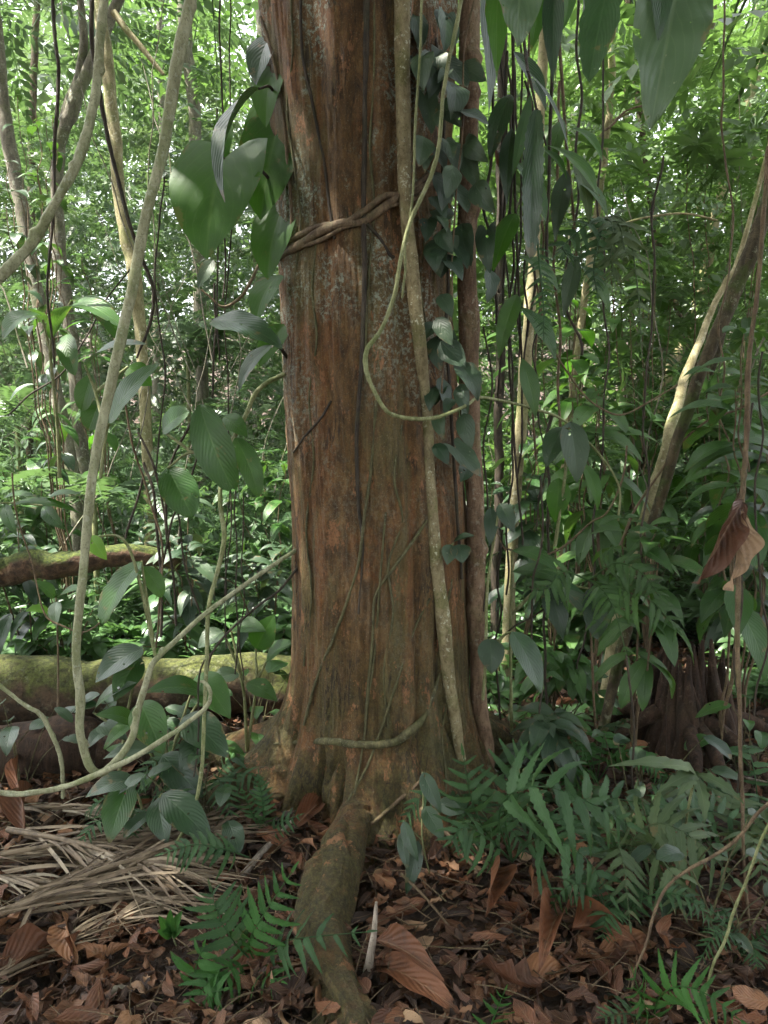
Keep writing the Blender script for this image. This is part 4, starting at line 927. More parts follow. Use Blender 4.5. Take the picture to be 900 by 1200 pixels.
# climbing plant on the right flank of the trunk: small grey-green leaves in a column
CL = [(486, 18, 492, 60, 26), (523, 20, 520, 62, 24), (500, 62, 497, 108, 30), (486, 68, 505, 100, 30), (524, 74, 548, 104, 34), (538, 78, 570, 96, 30), (498, 112, 506, 158, 26), (517, 118, 541, 150, 30), (530, 130, 574, 148, 30), (496, 160, 490, 196, 28),
      (520, 165, 536, 205, 28), (545, 168, 572, 190, 26), (504, 172, 522, 200, 24), (515, 205, 528, 240, 26), (530, 215, 548, 250, 28), (545, 180, 562, 224, 24), (556, 215, 580, 250, 30), (541, 262, 552, 312, 34), (512, 245, 522, 268, 20), (516, 270, 531, 298, 24),
      (570, 270, 574, 320, 26), (574, 315, 570, 356, 24), (514, 300, 542, 330, 28), (516, 345, 530, 372, 22), (512, 372, 530, 405, 24), (516, 400, 546, 430, 32), (535, 425, 560, 470, 32), (516, 442, 523, 480, 24), (540, 450, 548, 486, 22), (543, 484, 553, 526, 26), (516, 488, 520, 515, 20), (534, 525, 564, 560, 32), (510, 520, 526, 545, 20), (548, 545, 540, 565, 22)]
t = thing('climbing_plant', 'column of small dark grey-green leaves climbing the right flank of the trunk', 'climber', P(520, 560, 2.8))
mb = MB()
tube(mb, [P(500, -60, 2.86), P(512, 60, 2.86), P(520, 180, 2.86), P(522, 300, 2.86), P(526, 420, 2.86), P(534, 560, 2.86), P(540, 680, 2.88)], .006, 7, .02, .3, .02); mb.build('stem', M['dark_vine'], t)
for _ in range(34):
    by = random.uniform(0, 500); bx = 490 + 38 * random.random() ** .8 + by * .03; a_ = random.uniform(.9, 2.4); l_ = random.uniform(18, 46)
    CL.append((bx, by, bx + l_ * math.cos(a_) * .8, by + l_ * abs(math.sin(a_)), l_ * random.uniform(.6, .8)))
for bx, by, tx, ty, w in CL:
    mb = MB(); Y = random.uniform(2.66, 2.84)
    leaf_between(mb, P(bx, by, Y + .03), P(tx, ty, Y - .02), w * mpp(Y) * .95, random.choice(['ovate', 'heart', 'ovate']), (random.uniform(-.8, .8), -1, random.uniform(-.2, 1.1)), random.uniform(.02, .2), random.uniform(.05, .4), .06, nl=10, nw=6)
    mb.build('leaf', M['dull'], t)
plant('seedling', 'three-leaved tuft growing from the trunk below the climbing leaf column', 'plant', [
    ((532, 634, 2.78), (556, 628, 2.74), 16, 'ovate', 'dull', dict(normal=UPN)), ((528, 638, 2.78), (524, 662, 2.74), 20, 'ovate', 'dull', dict(normal=FN)), ((538, 638, 2.78), (542, 660, 2.74), 26, 'ovate', 'dull', dict(normal=FN))],
    [[(520, 650, 2.8), (532, 636, 2.79)]], stem_r=1.4)

# leaves hanging into the picture at the top right, from a bough overhead
liana('overhanging_branch', 'leafy bough above the hanging leaves at the top right', 'branch', [(470, -120, 2.7), (600, -95, 2.3), (700, -95, 2.1), (800, -85, 1.95), (960, -100, 1.9)], 7, 'brown_vine')
plant('hanging_leaf_plant', 'broad pale glossy leaf hanging down at the top right', 'plant', [
    ((800, -40, 1.72), (762, 151, 1.62), 88, 'ovate', 'pale', dict(normal=(-.25, -.95, .25), bulge=.09, fold=.25, wave=.13, twist=.35)),
    ((776, -40, 1.66), (771, 48, 1.62), 26, 'ovate', 'glossy', dict(normal=FN, bulge=.05)),
    ((812, -50, 1.72), (812, 28, 1.68), 34, 'ovate', 'glossy', dict(normal=(.4, -.9, .2), bulge=.05))],
    [[(800, -85, 1.95), (802, -60, 1.8), (800, -40, 1.72)], [(802, -60, 1.8), (776, -40, 1.66)], [(802, -60, 1.8), (812, -50, 1.72)]], stem_r=3)
plant('hanging_leaf_plant', 'dark ragged leaf hanging between the pale leaf and the root curtain', 'plant', [
    ((718, -40, 1.95), (690, 96, 1.88), 46, 'oblong', 'fern_dark', dict(normal=(-.3, -.9, .2), bulge=.05, fold=.25, wave=.05, lobes=9, lobe_d=.2)),
    ((690, -40, 2.0), (678, 40, 1.95), 14, 'lance', 'dull', dict(normal=(.7, -.7, .2), bulge=.05)),
    ((708, -40, 2.05), (652, -5, 2.0), 20, 'oblong', 'young', dict(normal=FN))],
    [[(700, -95, 2.1), (715, -60, 2.0), (718, -40, 1.95)], [(715, -60, 2.0), (690, -40, 2.0)]], stem_r=2.4)
plant('hanging_leaf_plant', 'slim dark leaf hanging over the tips of the root curtain', 'plant', [
    ((650, -30, 2.3), (648, 97, 2.22), 24, 'lance', 'glossy', dict(normal=(-.3, -.9, .2), bulge=.04, fold=.3)),
    ((666, -40, 2.35), (660, 34, 2.3), 22, 'ovate', 'heart', dict(normal=(.5, -.8, .2), bulge=.06)),
    ((672, -30, 2.4), (685, 82, 2.35), 8, 'lance', 'dull', dict(normal=(.8, -.6, .2)))],
    [[(655, -95, 2.2), (655, -55, 2.3), (650, -30, 2.3)], [(655, -55, 2.3), (666, -40, 2.35)]], stem_r=2)
plant('hanging_leaf_plant', 'pale mottled yellow-green leaf with brown spots at the top centre', 'plant', [
    ((610, -40, 2.0), (606, 56, 1.95), 54, 'ovate', 'pale', dict(normal=(-.1, -1, .2), bulge=.05, twist=.3, fold=.1, wave=.12)),
    ((585, -40, 2.3), (582, 92, 2.25), 28, 'lance', 'heart', dict(normal=(-.3, -.9, .2), bulge=.05, twist=.7, lobes=7, lobe_d=.12)),
    ((568, -30, 2.4), (572, 140, 2.4), 30, 'lance', 'glossy', dict(normal=(.3, -.9, .2), bulge=.05, twist=.7, lobes=7, lobe_d=.12)),
    ((632, -40, 2.3), (622, 60, 2.3), 26, 'ovate', 'heart', dict(normal=(.4, -.9, .2), bulge=.06))],
    [[(600, -95, 2.3), (606, -60, 2.1), (610, -40, 2.0)], [(606, -60, 2.1), (585, -40, 2.3)], [(606, -60, 2.1), (632, -40, 2.3)], [(590, -80, 2.3), (568, -30, 2.4)]], stem_r=2.4)
plant('strap_leaf_epiphyte', 'long dark drooping strap leaf hanging in the root curtain', 'plant', [
    ((629, 128, 2.6), (621, 304, 2.55), 25, 'strap', 'glossy', dict(normal=(-.35, -1, .1), bulge=.05, fold=.45, wave=.16, nl=48, lobes=16, lobe_d=.28, twist=.5)),
    ((618, 84, 2.55), (667, 182, 2.5), 11, 'lance', 'dull', dict(normal=(.4, -.5, .8), bulge=.08, label='narrow silvery leaf')),
    ((622, 110, 2.7), (600, 210, 2.75), 14, 'lance', 'fern_dark', dict(normal=FN, bulge=.06)),
    ((640, 170, 2.7), (700, 228, 2.65), 26, 'obov', 'heart', dict(normal=(.3, -.7, .6), bulge=.12)),
    ((636, 175, 2.7), (664, 210, 2.66), 14, 'lance', 'heart', dict(normal=UPN, bulge=.12))],
    [[(612, -20, 2.7), (616, 60, 2.65), (629, 128, 2.6)], [(616, 60, 2.65), (618, 84, 2.55)], [(629, 128, 2.65), (640, 170, 2.7)]], 'dark_vine')

plant('drooping_leaf_plant', 'plant of many dark drooping leaves tangled in the top of the root curtain', 'plant', [
    ((600, 150, 2.9), (594, 240, 2.85), 20, 'lance', 'glossy', dict(normal=(-.4, -.9, .2), bulge=.08, fold=.3, wave=.06)), ((606, 190, 2.95), (640, 262, 2.9), 26, 'ovate', 'veined', dict(normal=(.4, -.9, .3), bulge=.1, wave=.06)),
    ((604, 250, 2.9), (578, 318, 2.85), 26, 'ovate', 'heart', dict(normal=(-.3, -.9, .3), bulge=.1, wave=.06)), ((608, 300, 2.95), (656, 345, 2.9), 22, 'lance', 'shrub_r', dict(normal=(.2, -.7, .7), bulge=.14)),
    ((602, 60, 2.85), (640, 130, 2.8), 24, 'lance', 'glossy', dict(normal=(.3, -.9, .3), bulge=.08, fold=.3)), ((606, 345, 2.95), (584, 420, 2.9), 24, 'ovate', 'shrub_r', dict(normal=(-.3, -.9, .3), bulge=.1, wave=.06)),
    ((610, 360, 2.95), (652, 425, 2.9), 26, 'lance', 'veined', dict(normal=(.4, -.8, .4), bulge=.12, wave=.06)), ((598, 110, 2.85), (574, 190, 2.82), 26, 'ovate', 'glossy', dict(normal=(-.4, -.9, .2), bulge=.08, wave=.06)), ((612, 420, 2.95), (628, 492, 2.92), 22, 'lance', 'shrub_r', dict(normal=(.1, -1, .2), bulge=.08))],
    [[(600, -60, 2.85), (601, 60, 2.87), (602, 180, 2.92), (606, 300, 2.95), (612, 430, 2.97)]], 'dark_vine')
plant('drooping_leaf_plant', 'ragged grey-green drooping leaves hanging right of the long strap leaf', 'plant', [
    ((664, 200, 3.2), (650, 282, 3.15), 22, 'lance', 'dull', dict(normal=(-.3, -.9, .2), bulge=.08, wave=.1)), ((670, 210, 3.2), (712, 256, 3.15), 24, 'ovate', 'shrub_r', dict(normal=(.3, -.7, .7), bulge=.14)), ((672, 190, 3.2), (690, 262, 3.15), 20, 'lance', 'fern_pale', dict(normal=(.3, -.9, .2), bulge=.1, wave=.1)),
    ((660, 140, 3.2), (640, 206, 3.15), 20, 'lance', 'veined', dict(normal=(-.3, -.9, .2), bulge=.1)), ((668, 150, 3.2), (706, 190, 3.15), 20, 'ovate', 'heart', dict(normal=(.3, -.7, .7), bulge=.14)), ((676, 300, 3.2), (660, 372, 3.15), 20, 'lance', 'dull', dict(normal=(-.2, -.9, .2), bulge=.08)), ((680, 310, 3.2), (714, 370, 3.15), 22, 'lance', 'shrub_r', dict(normal=(.4, -.8, .4), bulge=.12))],
    [[(650, -60, 3.2), (656, 60, 3.2), (664, 170, 3.22), (672, 250, 3.22), (678, 330, 3.22)]], 'brown_vine')
# ------------------------------------------------------------------ ferns: fronds of separate leaflets
def frond(t, pts, ll, n, mat, lw=.3, kind='pinna', lobes=9, droop=.25, upn=(0, -.5, 1), rpx=1.4, name='frond', rnd=None, taper=.6, stem_frac=.18, ang=.35):
    q = np.array([P(*p) for p in pts]); C = catmull(q, 60)
    mb = MB(); sc = mpp(pts[len(pts) // 2][2])
    tube(mb, q, np.linspace(rpx, rpx * .4, len(q)) * sc, 6, .012, .1)
    T = np.gradient(C, axis=0)
    for i in range(n):
        f = stem_frac + (1 - stem_frac) * (i + .3) / n
        k = min(59, int(f * 59)); c = C[k]; d = unit(T[k]); n0 = np.asarray(upn, float); n0 = unit(n0 - d * n0.dot(d)); x = np.cross(d, n0)
        g = (f - stem_frac) / (1 - stem_frac)
        L = ll * sc * (min(1, .55 + g * 2.2) * (1 - max(0, g - .35) ** 1.6 * (1 + taper)) + .08) * random.uniform(.9, 1.08)
        for sx in (-1, 1):
            if random.random() < .06: continue
            L2 = L * (random.uniform(.45, .8) if random.random() < .12 else 1)
            e = c + rng.normal(0, .05, 3) * L + L2 * (unit(sx * x + d * (ang + .35 * g) ) - n0 * droop * random.uniform(.6, 1.3) - np.array([0, 0, droop * .5]))
            leaf_between(mb, c, e, L * lw, kind, n0 + rng.normal(0, .3, 3), random.uniform(.0, .16), .18, .06, lobes, 30 if lobes else 12, 4, rnd=(rng.random() if rnd is None else rnd), lobe_d=.42)
    e = C[-1] + unit(T[-1]) * ll * sc * .35
    leaf_between(mb, C[-1], e, ll * sc * .12, kind, upn, .05, .2, .02, lobes, 10, 4)
    return mb.build(name, M[mat], t)

t = thing('fern', 'large dark green fern arching right from the big tree foot', 'fern', G(600, 1010))
frond(t, [(600, 1010, 2.4), (570, 975, 2.35), (552, 935, 2.3), (543, 885, 2.3)], 46, 9, 'fern_dark', droop=.2, upn=(-.2, -1, .4))
frond(t, [(600, 1010, 2.4), (585, 960, 2.3), (600, 930, 2.22), (640, 922, 2.15), (690, 940, 2.1), (735, 965, 2.08)], 74, 12, 'fern_dark', .25, droop=.38, upn=(0, -.75, .8))
frond(t, [(600, 1010, 2.4), (592, 950, 2.35), (604, 905, 2.35), (622, 880, 2.35)], 50, 8, 'fern_dark', droop=.15, upn=(.1, -.9, .5))
frond(t, [(600, 1010, 2.4), (575, 985, 2.3), (545, 970, 2.2), (528, 985, 2.15)], 44, 7, 'fern_dark', droop=.35, upn=(0, -.7, .8))
frond(t, [(600, 1010, 2.4), (625, 985, 2.3), (655, 985, 2.2), (690, 1010, 2.15), (715, 1050, 2.1)], 56, 9, 'fern_dark', droop=.45, upn=(0, -.7, .8))
frond(t, [(600, 1010, 2.4), (650, 950, 2.4), (705, 935, 2.45), (770, 945, 2.45)], 56, 9, 'fern_dark', droop=.3, upn=(0, -.7, .8))
t = thing('fern', 'greyish pale fern with drooping fronds at the right', 'fern', G(740, 1010))
frond(t, [(735, 1020, 2.35), (745, 980, 2.3), (775, 965, 2.25), (815, 985, 2.2), (860, 1030, 2.15)], 62, 11, 'fern_pale', .28, droop=.5, upn=(0, -.8, .7))
frond(t, [(735, 1020, 2.35), (725, 990, 2.25), (732, 1020, 2.15), (738, 1080, 2.05)], 40, 9, 'fern_pale', droop=.4, upn=(0, -1, .3))
frond(t, [(735, 1020, 2.35), (760, 1000, 2.25), (785, 1020, 2.15), (800, 1065, 2.1)], 48, 9, 'fern_pale', droop=.4, upn=(0, -.9, .4))
frond(t, [(735, 1020, 2.35), (780, 960, 2.45), (830, 950, 2.5), (880, 970, 2.5)], 50, 9, 'fern_dark', droop=.4, upn=(0, -.8, .6))
t = thing('palmate_plant', 'pale yellow-green plant with long lobed fingers above the grey fern', 'plant', P(800, 960, 2.3))
pm = MB(); tube(pm, [P(800, 1000, 2.4), P(806, 950, 2.3), P(815, 908, 2.2)], .004, 6); pm.build('stem', M['green_vine'], t)
for tx, ty in ((712, 898), (768, 930), (792, 935), (826, 968), (872, 942), (760, 900)):
    mb = MB(); leaf_between(mb, P(815, 907, 2.2), P(tx, ty, 2.1), 18 * mpp(2.15), 'lance', (0, -.7, .8), .16, .2, .06, 5, 18, 6, lobe_d=.4); mb.build('leaf', M['fern_pale'], t)
t = thing('fern', 'bright green fern frond at the bottom right corner', 'fern', G(770, 1195))
frond(t, [(765, 1200, 1.80), (772, 1170, 1.76), (795, 1156, 1.72), (830, 1166, 1.69), (868, 1196, 1.66)], 44, 12, 'fern_bright', .28, droop=.12, upn=(0, -.8, .7), stem_frac=.05)
frond(t, [(765, 1200, 1.80), (752, 1172, 1.76), (742, 1140, 1.75)], 30, 7, 'fern_bright', droop=.2)
frond(t, [(765, 1200, 1.80), (735, 1188, 1.74), (705, 1192, 1.7)], 30, 7, 'fern_dark', droop=.2)
t = thing('fern', 'bright single fern frond poking up at the bottom centre', 'fern', G(575, 1240))
frond(t, [(568, 1235, 1.70), (576, 1200, 1.68), (592, 1160, 1.66)], 28, 8, 'fern_bright', .36, droop=.1, upn=(0, -1, .4), stem_frac=.02)
t = thing('fern', 'green fern with spreading fronds growing left of the front root', 'fern', G(300, 1130))
frond(t, [(300, 1130, 2.05), (292, 1105, 2.0), (310, 1070, 2.0), (342, 1022, 2.0)], 52, 9, 'fern_bright', .3, droop=.12, upn=(-.2, -.8, .7))
frond(t, [(300, 1130, 2.05), (330, 1105, 1.98), (365, 1098, 1.95), (430, 1092, 1.95)], 42, 8, 'fern_dark', .3, droop=.2, upn=(0, -.6, 1))
frond(t, [(300, 1130, 2.05), (275, 1105, 2.0), (255, 1070, 2.0), (248, 1045, 2.02)], 50, 9, 'fern_dark', .3, droop=.15, upn=(0, -.8, .7))
frond(t, [(300, 1130, 2.05), (270, 1135, 1.95), (245, 1150, 1.9), (225, 1180, 1.86)], 44, 8, 'fern_bright', .32, droop=.2, upn=(0, -.6, 1))
frond(t, [(300, 1130, 2.05), (310, 1140, 1.95), (330, 1150, 1.9)], 34, 6, 'fern_bright', .3, droop=.2, upn=(0, -.6, 1))
t = thing('fern', 'dark fern frond lying over dry straw left of the tree foot', 'fern', G(285, 1005))
frond(t, [(292, 1005, 2.45), (262, 995, 2.4), (225, 990, 2.38), (192, 1000, 2.36)], 34, 10, 'fern_dark', droop=.35, upn=(0, -.6, 1))
t = thing('seedling', 'small fresh green seedling in the straw left of the bright fern', 'plant', G(205, 1110))
for k, (dx, dy) in enumerate(((-16, -22), (-2, -30), (12, -28), (14, -8), (-18, -4), (0, 2))):
    mb = MB(); leaf_between(mb, P(202, 1095, 2.02), P(202 + dx, 1095 + dy, 1.98), 15 * mpp(2), 'ovate', (0, -.8, .7), .05); mb.build('leaf', M['fern_bright'], t)
mb = MB(); tube(mb, [G(208, 1112), P(204, 1102, 2.03), P(202, 1095, 2.02)], .0025, 5); mb.build('stem', M['green_vine'], t)
t = thing('seedling', 'compound-leaved green seedling at the bottom left beside the bright fern', 'plant', G(232, 1165))
frond(t, [(225, 1175, 1.95), (228, 1140, 1.93), (238, 1110, 1.92)], 36, 4, 'fern_bright', .38, 'ovate', 0, .15, (0, -.8, .7), stem_frac=.3)
frond(t, [(225, 1175, 1.95), (240, 1165, 1.9), (262, 1160, 1.86)], 40, 3, 'fern_bright', .4, 'ovate', 0, .2, (0, -.7, .8), stem_frac=.3)
t = thing('fern', 'small dark ladder fern on the left flank of the tree foot', 'fern', P(305, 975, 2.7))
frond(t, [(312, 985, 2.66), (308, 945, 2.62), (303, 905, 2.62)], 18, 12, 'fern_dark', .34, droop=.1, upn=(-.1, -1, .2), lobes=0)
frond(t, [(312, 985, 2.66), (296, 955, 2.62), (284, 925, 2.6)], 18, 9, 'fern_dark', .34, droop=.2, upn=(-.1, -1, .2), lobes=0)
frond(t, [(312, 985, 2.66), (328, 965, 2.58), (352, 955, 2.55)], 18, 7, 'fern_dark', .34, droop=.2, upn=(0, -.7, .7), lobes=0)
t = thing('broad_leaf_plant', 'plant with smooth oval leaves at the right foot of the big tree', 'plant', G(505, 1030))
for bx, by, tx, ty, w in ((495, 905, 517, 952, 22), (515, 940, 545, 952, 22), (497, 945, 520, 985, 24), (473, 962, 490, 1010, 18), (490, 985, 476, 1048, 22), (470, 975, 478, 1020, 16)):
    mb = MB(); leaf_between(mb, P(bx, by, 2.36), P(tx, ty, 2.3), w * mpp(2.3), 'ovate', (random.uniform(-.4, .3), -1, .3), .06, .2, .02); mb.build('leaf', M['glossy'], t)
mb = MB(); tube(mb, [G(505, 1030), P(495, 985, 2.38), P(496, 940, 2.38), P(495, 905, 2.36)], .003, 6); tube(mb, [P(495, 985, 2.38), P(480, 970, 2.37), P(473, 962, 2.36)], .002, 6); mb.build('stem', M['green_vine'], t)
def small_fern(label, px, py, Y, L, k, mat, seed, lean=(0, 0), ll=30, name='fern'):
    rs = random.Random(seed); f = P(px, py, Y); gz_ = float(ground_h(f[0], f[1])); f[2] = gz_ + .02
    t = thing(name, label, 'fern', f); s = FPX / Y
    for i in range(k):
        a = 2 * PI * i / k + rs.uniform(-.4, .4); l = L * rs.uniform(.7, 1.15)
        dx, dy = math.cos(a) + lean[0], math.sin(a) * .8 + lean[1]; hh = l * rs.uniform(.35, .75)
        q = [f, f + [dx * l * .3, dy * l * .3, hh * .8], f + [dx * l * .7, dy * l * .7, hh], f + [dx * l, dy * l, hh * .55]]
        mb = MB(); C = catmull(q, 60); tube(mb, q, [.0028, .0024, .0018, .001], 6, .012, .1)
        T = np.gradient(C, axis=0); n = 11
        for j in range(n):
            g = (j + .3) / n; kk = int((.2 + .8 * g) * 59); c = C[kk]; d = unit(T[kk]); n0 = unit(np.array([0, -.2, 1.]) - d * d[2]); x = np.cross(d, n0)
            Lp = ll / s * (min(1, .55 + g * 2) * (1 - max(0, g - .35) ** 1.6 * 1.6) + .1) * rs.uniform(.85, 1.1)
            for sx in (-1, 1):
                if rs.random() < .05: continue
                e = c + Lp * (unit(sx * x + d * (.35 + .3 * g)) - [0, 0, rs.uniform(.1, .5)])
                leaf_between(mb, c, e, Lp * .28, 'pinna', n0 + rng.normal(0, .25, 3), .08, .2, .05, 6, 10, 4, lobe_d=.3)
        mb.build('frond', M[mat], t)
    return t
for lab, px, py, Y, L, k, m, le, ll in [('fern close to the trunk under the spotted liana', 555, 985, 2.6, .28, 6, 'fern_dark', (.1, -.3), 26),
        ('low pale fern by the long brown liana at the right', 850, 1010, 2.5, .36, 7, 'fern_pale', (-.2, -.2), 34), ('dark fern at the right edge below the stump', 890, 960, 2.8, .36, 6, 'fern_dark', (-.3, -.1), 32),
        ('dark low fern under the grey fern near the pinkish dead leaf', 720, 1090, 2.15, .26, 6, 'fern_dark', (.1, 0), 26),         ('dark fern in the hollow before the low dark log', 245, 935, 2.9, .30, 6, 'fern_dark', (0, -.2), 26), ('small dark fern behind the straw heap near the left liana', 165, 960, 2.75, .24, 6, 'fern_dark', (0, -.2), 22),
        ('small fern at the right edge among dead leaves', 870, 1120, 2.05, .20, 5, 'fern_dark', (-.1, 0), 20), ('bright low fern at the left of the stump', 700, 900, 3.1, .3, 6, 'fern_bright', (0, -.1), 26)]:
    small_fern(lab, px, py, Y, L, k, m, px, le, ll)
# hanging narrow ferns in the root curtain
t = thing('hanging_fern', 'narrow comb-like fern hanging below the long strap leaf', 'fern', P(630, 285, 2.8))
frond(t, [(630, 282, 2.8), (633, 320, 2.75), (637, 360, 2.72), (637, 395, 2.7)], 18, 16, 'fern_dark', .26, droop=.1, upn=(-.1, -1, .1), lobes=0, stem_frac=.02)
t = thing('hanging_fern', 'grey-green hanging fern on the thin pale sapling stem', 'fern', P(706, 262, 3.2))
for tip in ((752, 415), (720, 330), (665, 300), (700, 345), (735, 300)):
    frond(t, [(702, 255, 3.3), ((702 + tip[0]) / 2 + 6, min(262, (255 + tip[1]) / 2) , 3.2), (tip[0] - 4, (255 + tip[1]) / 2 + 10, 3.15), (*tip, 3.1)], 24, 11, 'fern_pale' if tip[0] > 710 else 'fern_dark', .34, droop=.3, upn=(0, -.9, .4), lobes=0)
t = thing('hanging_fern', 'fern with arched fronds at mid height right of the curtain', 'fern', P(720, 700, 3.0))
for pts in ([(690, 680, 3.0), (705, 690, 2.9), (720, 715, 2.85), (735, 770, 2.8)], [(690, 680, 3.0), (730, 690, 2.9), (765, 705, 2.85), (800, 745, 2.8)], [(690, 680, 3.0), (660, 670, 2.95), (640, 690, 2.9), (615, 690, 2.9)], [(690, 680, 3.0), (720, 660, 2.95), (750, 670, 2.9), (775, 700, 2.85)]):
    frond(t, pts, 40, 9, 'shrub_r', .26, droop=.3, upn=(0, -.8, .6))
mb = MB(); tube(mb, [G(700, 900), P(695, 800, 3.05), P(690, 680, 3.0)], .005, 6); mb.build('stem', M['brown_vine'], t)

def leafy_clump(label, px, py, Y, n, L, mat, seed):
    rs = random.Random(seed); f = P(px, py, Y); f[2] = float(ground_h(f[0], f[1])); t = thing('leafy_seedling', label, 'plant', f)
    ms = MB(); ml = MB()
    for i in range(n):
        a = rs.random() * 2 * PI; h = rs.uniform(.1, .38); b = f + [rs.gauss(0, .04), rs.gauss(0, .04), 0]; e = b + [math.cos(a) * .16, math.sin(a) * .12, h]
        tube(ms, [b, (b + e) / 2 + [0, 0, .04], e], [.003, .0024, .0016], 5, .02, .15, .01)
        d = np.array([math.cos(a), math.sin(a), rs.uniform(-.7, .1)]); l = L * rs.uniform(.6, 1.15)
        leaf_between(ml, e, e + unit(d) * l, l * rs.uniform(.42, .6), rs.choice(['ovate', 'ovate', 'oblong']), (d[0] * .3, d[1] * .3 - .4, 1), .1, .2, .05, 0, 12, 6, rnd=rs.random())
    ms.build('stem', M['bark_vine'], t); ml.build('foliage', M[mat], t)
for k, (lab, px, py, Y, n, L, m) in enumerate([('leafy dark seedling in front of the low log behind the hooked liana', 205, 900, 3.0, 11, .16, 'veined'), ('clump of broad leaves hiding the right end of the big log', 295, 850, 3.4, 13, .17, 'veined'), ('clump of dark leaves in front of the big log at far left', 25, 880, 3.1, 9, .15, 'glossy'),
        ('leafy clump over the big log under the root tangle', 150, 850, 3.3, 12, .17, 'glossy'), ('low leafy clump between straw heap and left trunk flank', 250, 985, 2.7, 9, .13, 'glossy'), ('light green clump just behind the big log at left', 70, 800, 4.3, 14, .18, 'veined'),
        ('broad-leaved clump behind the brown side stem foot', 600, 900, 3.3, 12, .16, 'veined'), ('bluish leafy clump right of the big fern', 760, 960, 2.9, 10, .14, 'dull'), ('leafy clump low at the right edge by the pale twigs', 880, 930, 3.2, 11, .15, 'veined'),
        ('fresh leafy clump left of the leaning mossy trunk foot', 660, 850, 3.7, 11, .15, 'veined'), ('small leafy clump in dead leaves below the grey fern', 790, 1070, 2.3, 8, .09, 'dull'), ('small clump at the lower right corner beside the vine stem', 850, 1090, 2.1, 8, .09, 'dull')]): leafy_clump(lab, px, py, Y, n, L, m, k + 80)

# ------------------------------------------------------------------ clear broad leaves right of the trunk
plant('round_leaf_vine', 'vine with a round blue-green leaf beside the foot of the brown stem', 'plant', [
    ((574, 748, 2.8), (576, 790, 2.75), 34, 'ovate', 'dull', dict(normal=FN, bulge=.08)),
    ((600, 740, 2.75), (634, 812, 2.65), 38, 'ovate', 'glossy', dict(normal=(.4, -.8, .4), bulge=.08)),
    ((586, 590, 2.8), (602, 624, 2.75), 22, 'ovate', 'dull', dict(normal=FN)), ((575, 595, 2.85), (574, 640, 2.8), 18, 'ovate', 'dull', dict(normal=FN))],
    [[(566, 820, 2.85), (570, 770, 2.83), (574, 748, 2.8)], [(570, 770, 2.83), (590, 745, 2.8), (600, 740, 2.75)], [(570, 770, 2.83), (572, 680, 2.84), (586, 590, 2.8)]])
plant('round_leaf_vine', 'vine with one hanging blue-green oval leaf right of the yellow-green sapling', 'plant', [
    ((668, 494, 3.0), (676, 566, 2.95), 36, 'ovate', 'dull', dict(normal=(.1, -1, .2), bulge=.07, label='blue-green oval leaf')),
    ((660, 500, 3.05), (640, 548, 3.0), 30, 'ovate', 'glossy', dict(normal=(-.5, -.8, .3))), ((680, 540, 3.1), (700, 600, 3.05), 22, 'lance', 'heart', dict(normal=(.5, -.8, .3), bulge=.12)), ((655, 560, 3.1), (650, 612, 3.1), 30, 'ovate', 'heart', dict(normal=FN))],
    [[(650, 640, 3.1), (662, 560, 3.08), (664, 510, 3.05), (668, 494, 3.0)]])
plant('arching_leaf_plant', 'plant with long arching pointed leaves low right of the brown stem', 'plant', [
    ((600, 645, 3.1), (655, 672, 3.0), 26, 'lance', 'veined', dict(normal=UPN, bulge=.15)), ((600, 670, 3.1), (670, 690, 3.0), 30, 'lance', 'veined', dict(normal=UPN, bulge=.16)), ((605, 690, 3.1), (690, 700, 2.95), 24, 'lance', 'fern_dark', dict(normal=UPN, bulge=.2)),
    ((640, 680, 3.1), (660, 750, 3.0), 30, 'lance', 'dull', dict(normal=FN, bulge=.12)), ((655, 690, 3.1), (700, 735, 3.0), 26, 'lance', 'pale', dict(normal=(.3, -.7, .6), bulge=.14)), ((690, 690, 3.0), (702, 750, 2.95), 30, 'oblong', 'glossy', dict(normal=FN))],
    [[(600, 860, 3.15), (598, 760, 3.15), (600, 645, 3.1)], [(600, 720, 3.15), (640, 685, 3.1), (690, 690, 3.0)]])

def ribbed_shrub(label, cx, cy, Y, spread, n, mat='shrub_r', lpx=62, wpx=26, foot=None, seed=0, name='ribbed_shrub', kinds=('oblong', 'lance', 'ovate'), up=.3):
    """shrub of opposite ribbed drooping leaves on several stems, each pair a node on its stem"""
    rs = random.Random(seed)
    c = P(cx, cy, Y); f = np.array([c[0] + .08, c[1] + .1, 0.]) if foot is None else P(*foot); f[2] = float(ground_h(f[0], f[1]))
    t = thing(name, label, 'shrub', f)
    ms = MB(); ml = MB()
    for k in range(max(3, round(n * .7))):
        ex, ey = cx + spread * rs.uniform(-1, 1), cy + spread * rs.uniform(-1.0, .8)
        e = P(ex, ey, Y + rs.uniform(-.25, .25)); m = f * .45 + e * .55 + [0, 0, .1]
        tube(ms, [f, m, e], [.006, .0045, .0025], 6, .05, .2, .05)
        C = catmull([f, m, e], 30)
        for p, q in enumerate((29, 27, 24, 20, 16, 11)):
            az = rs.random() * PI
            for s in (0, PI):
                L = lpx * mpp(Y) * rs.uniform(.65, 1.15) * (.6 if p == 0 else 1); d = np.array([math.cos(az + s), math.sin(az + s) * .8, up - .18 * p + rs.uniform(-.4, .2)])
                leaf_between(ml, C[q], C[q] + unit(d) * L - [0, 0, L * .25], L * wpx / lpx * rs.uniform(.85, 1.15), rs.choice(kinds), (d[0] * .4, d[1] * .4 - .35, 1), .14, .2, .03, 0, 9, 4, rnd=rs.random())
    ms.build('stem', M['brown_vine'], t); ml.build('foliage', M[mat], t)
    return t
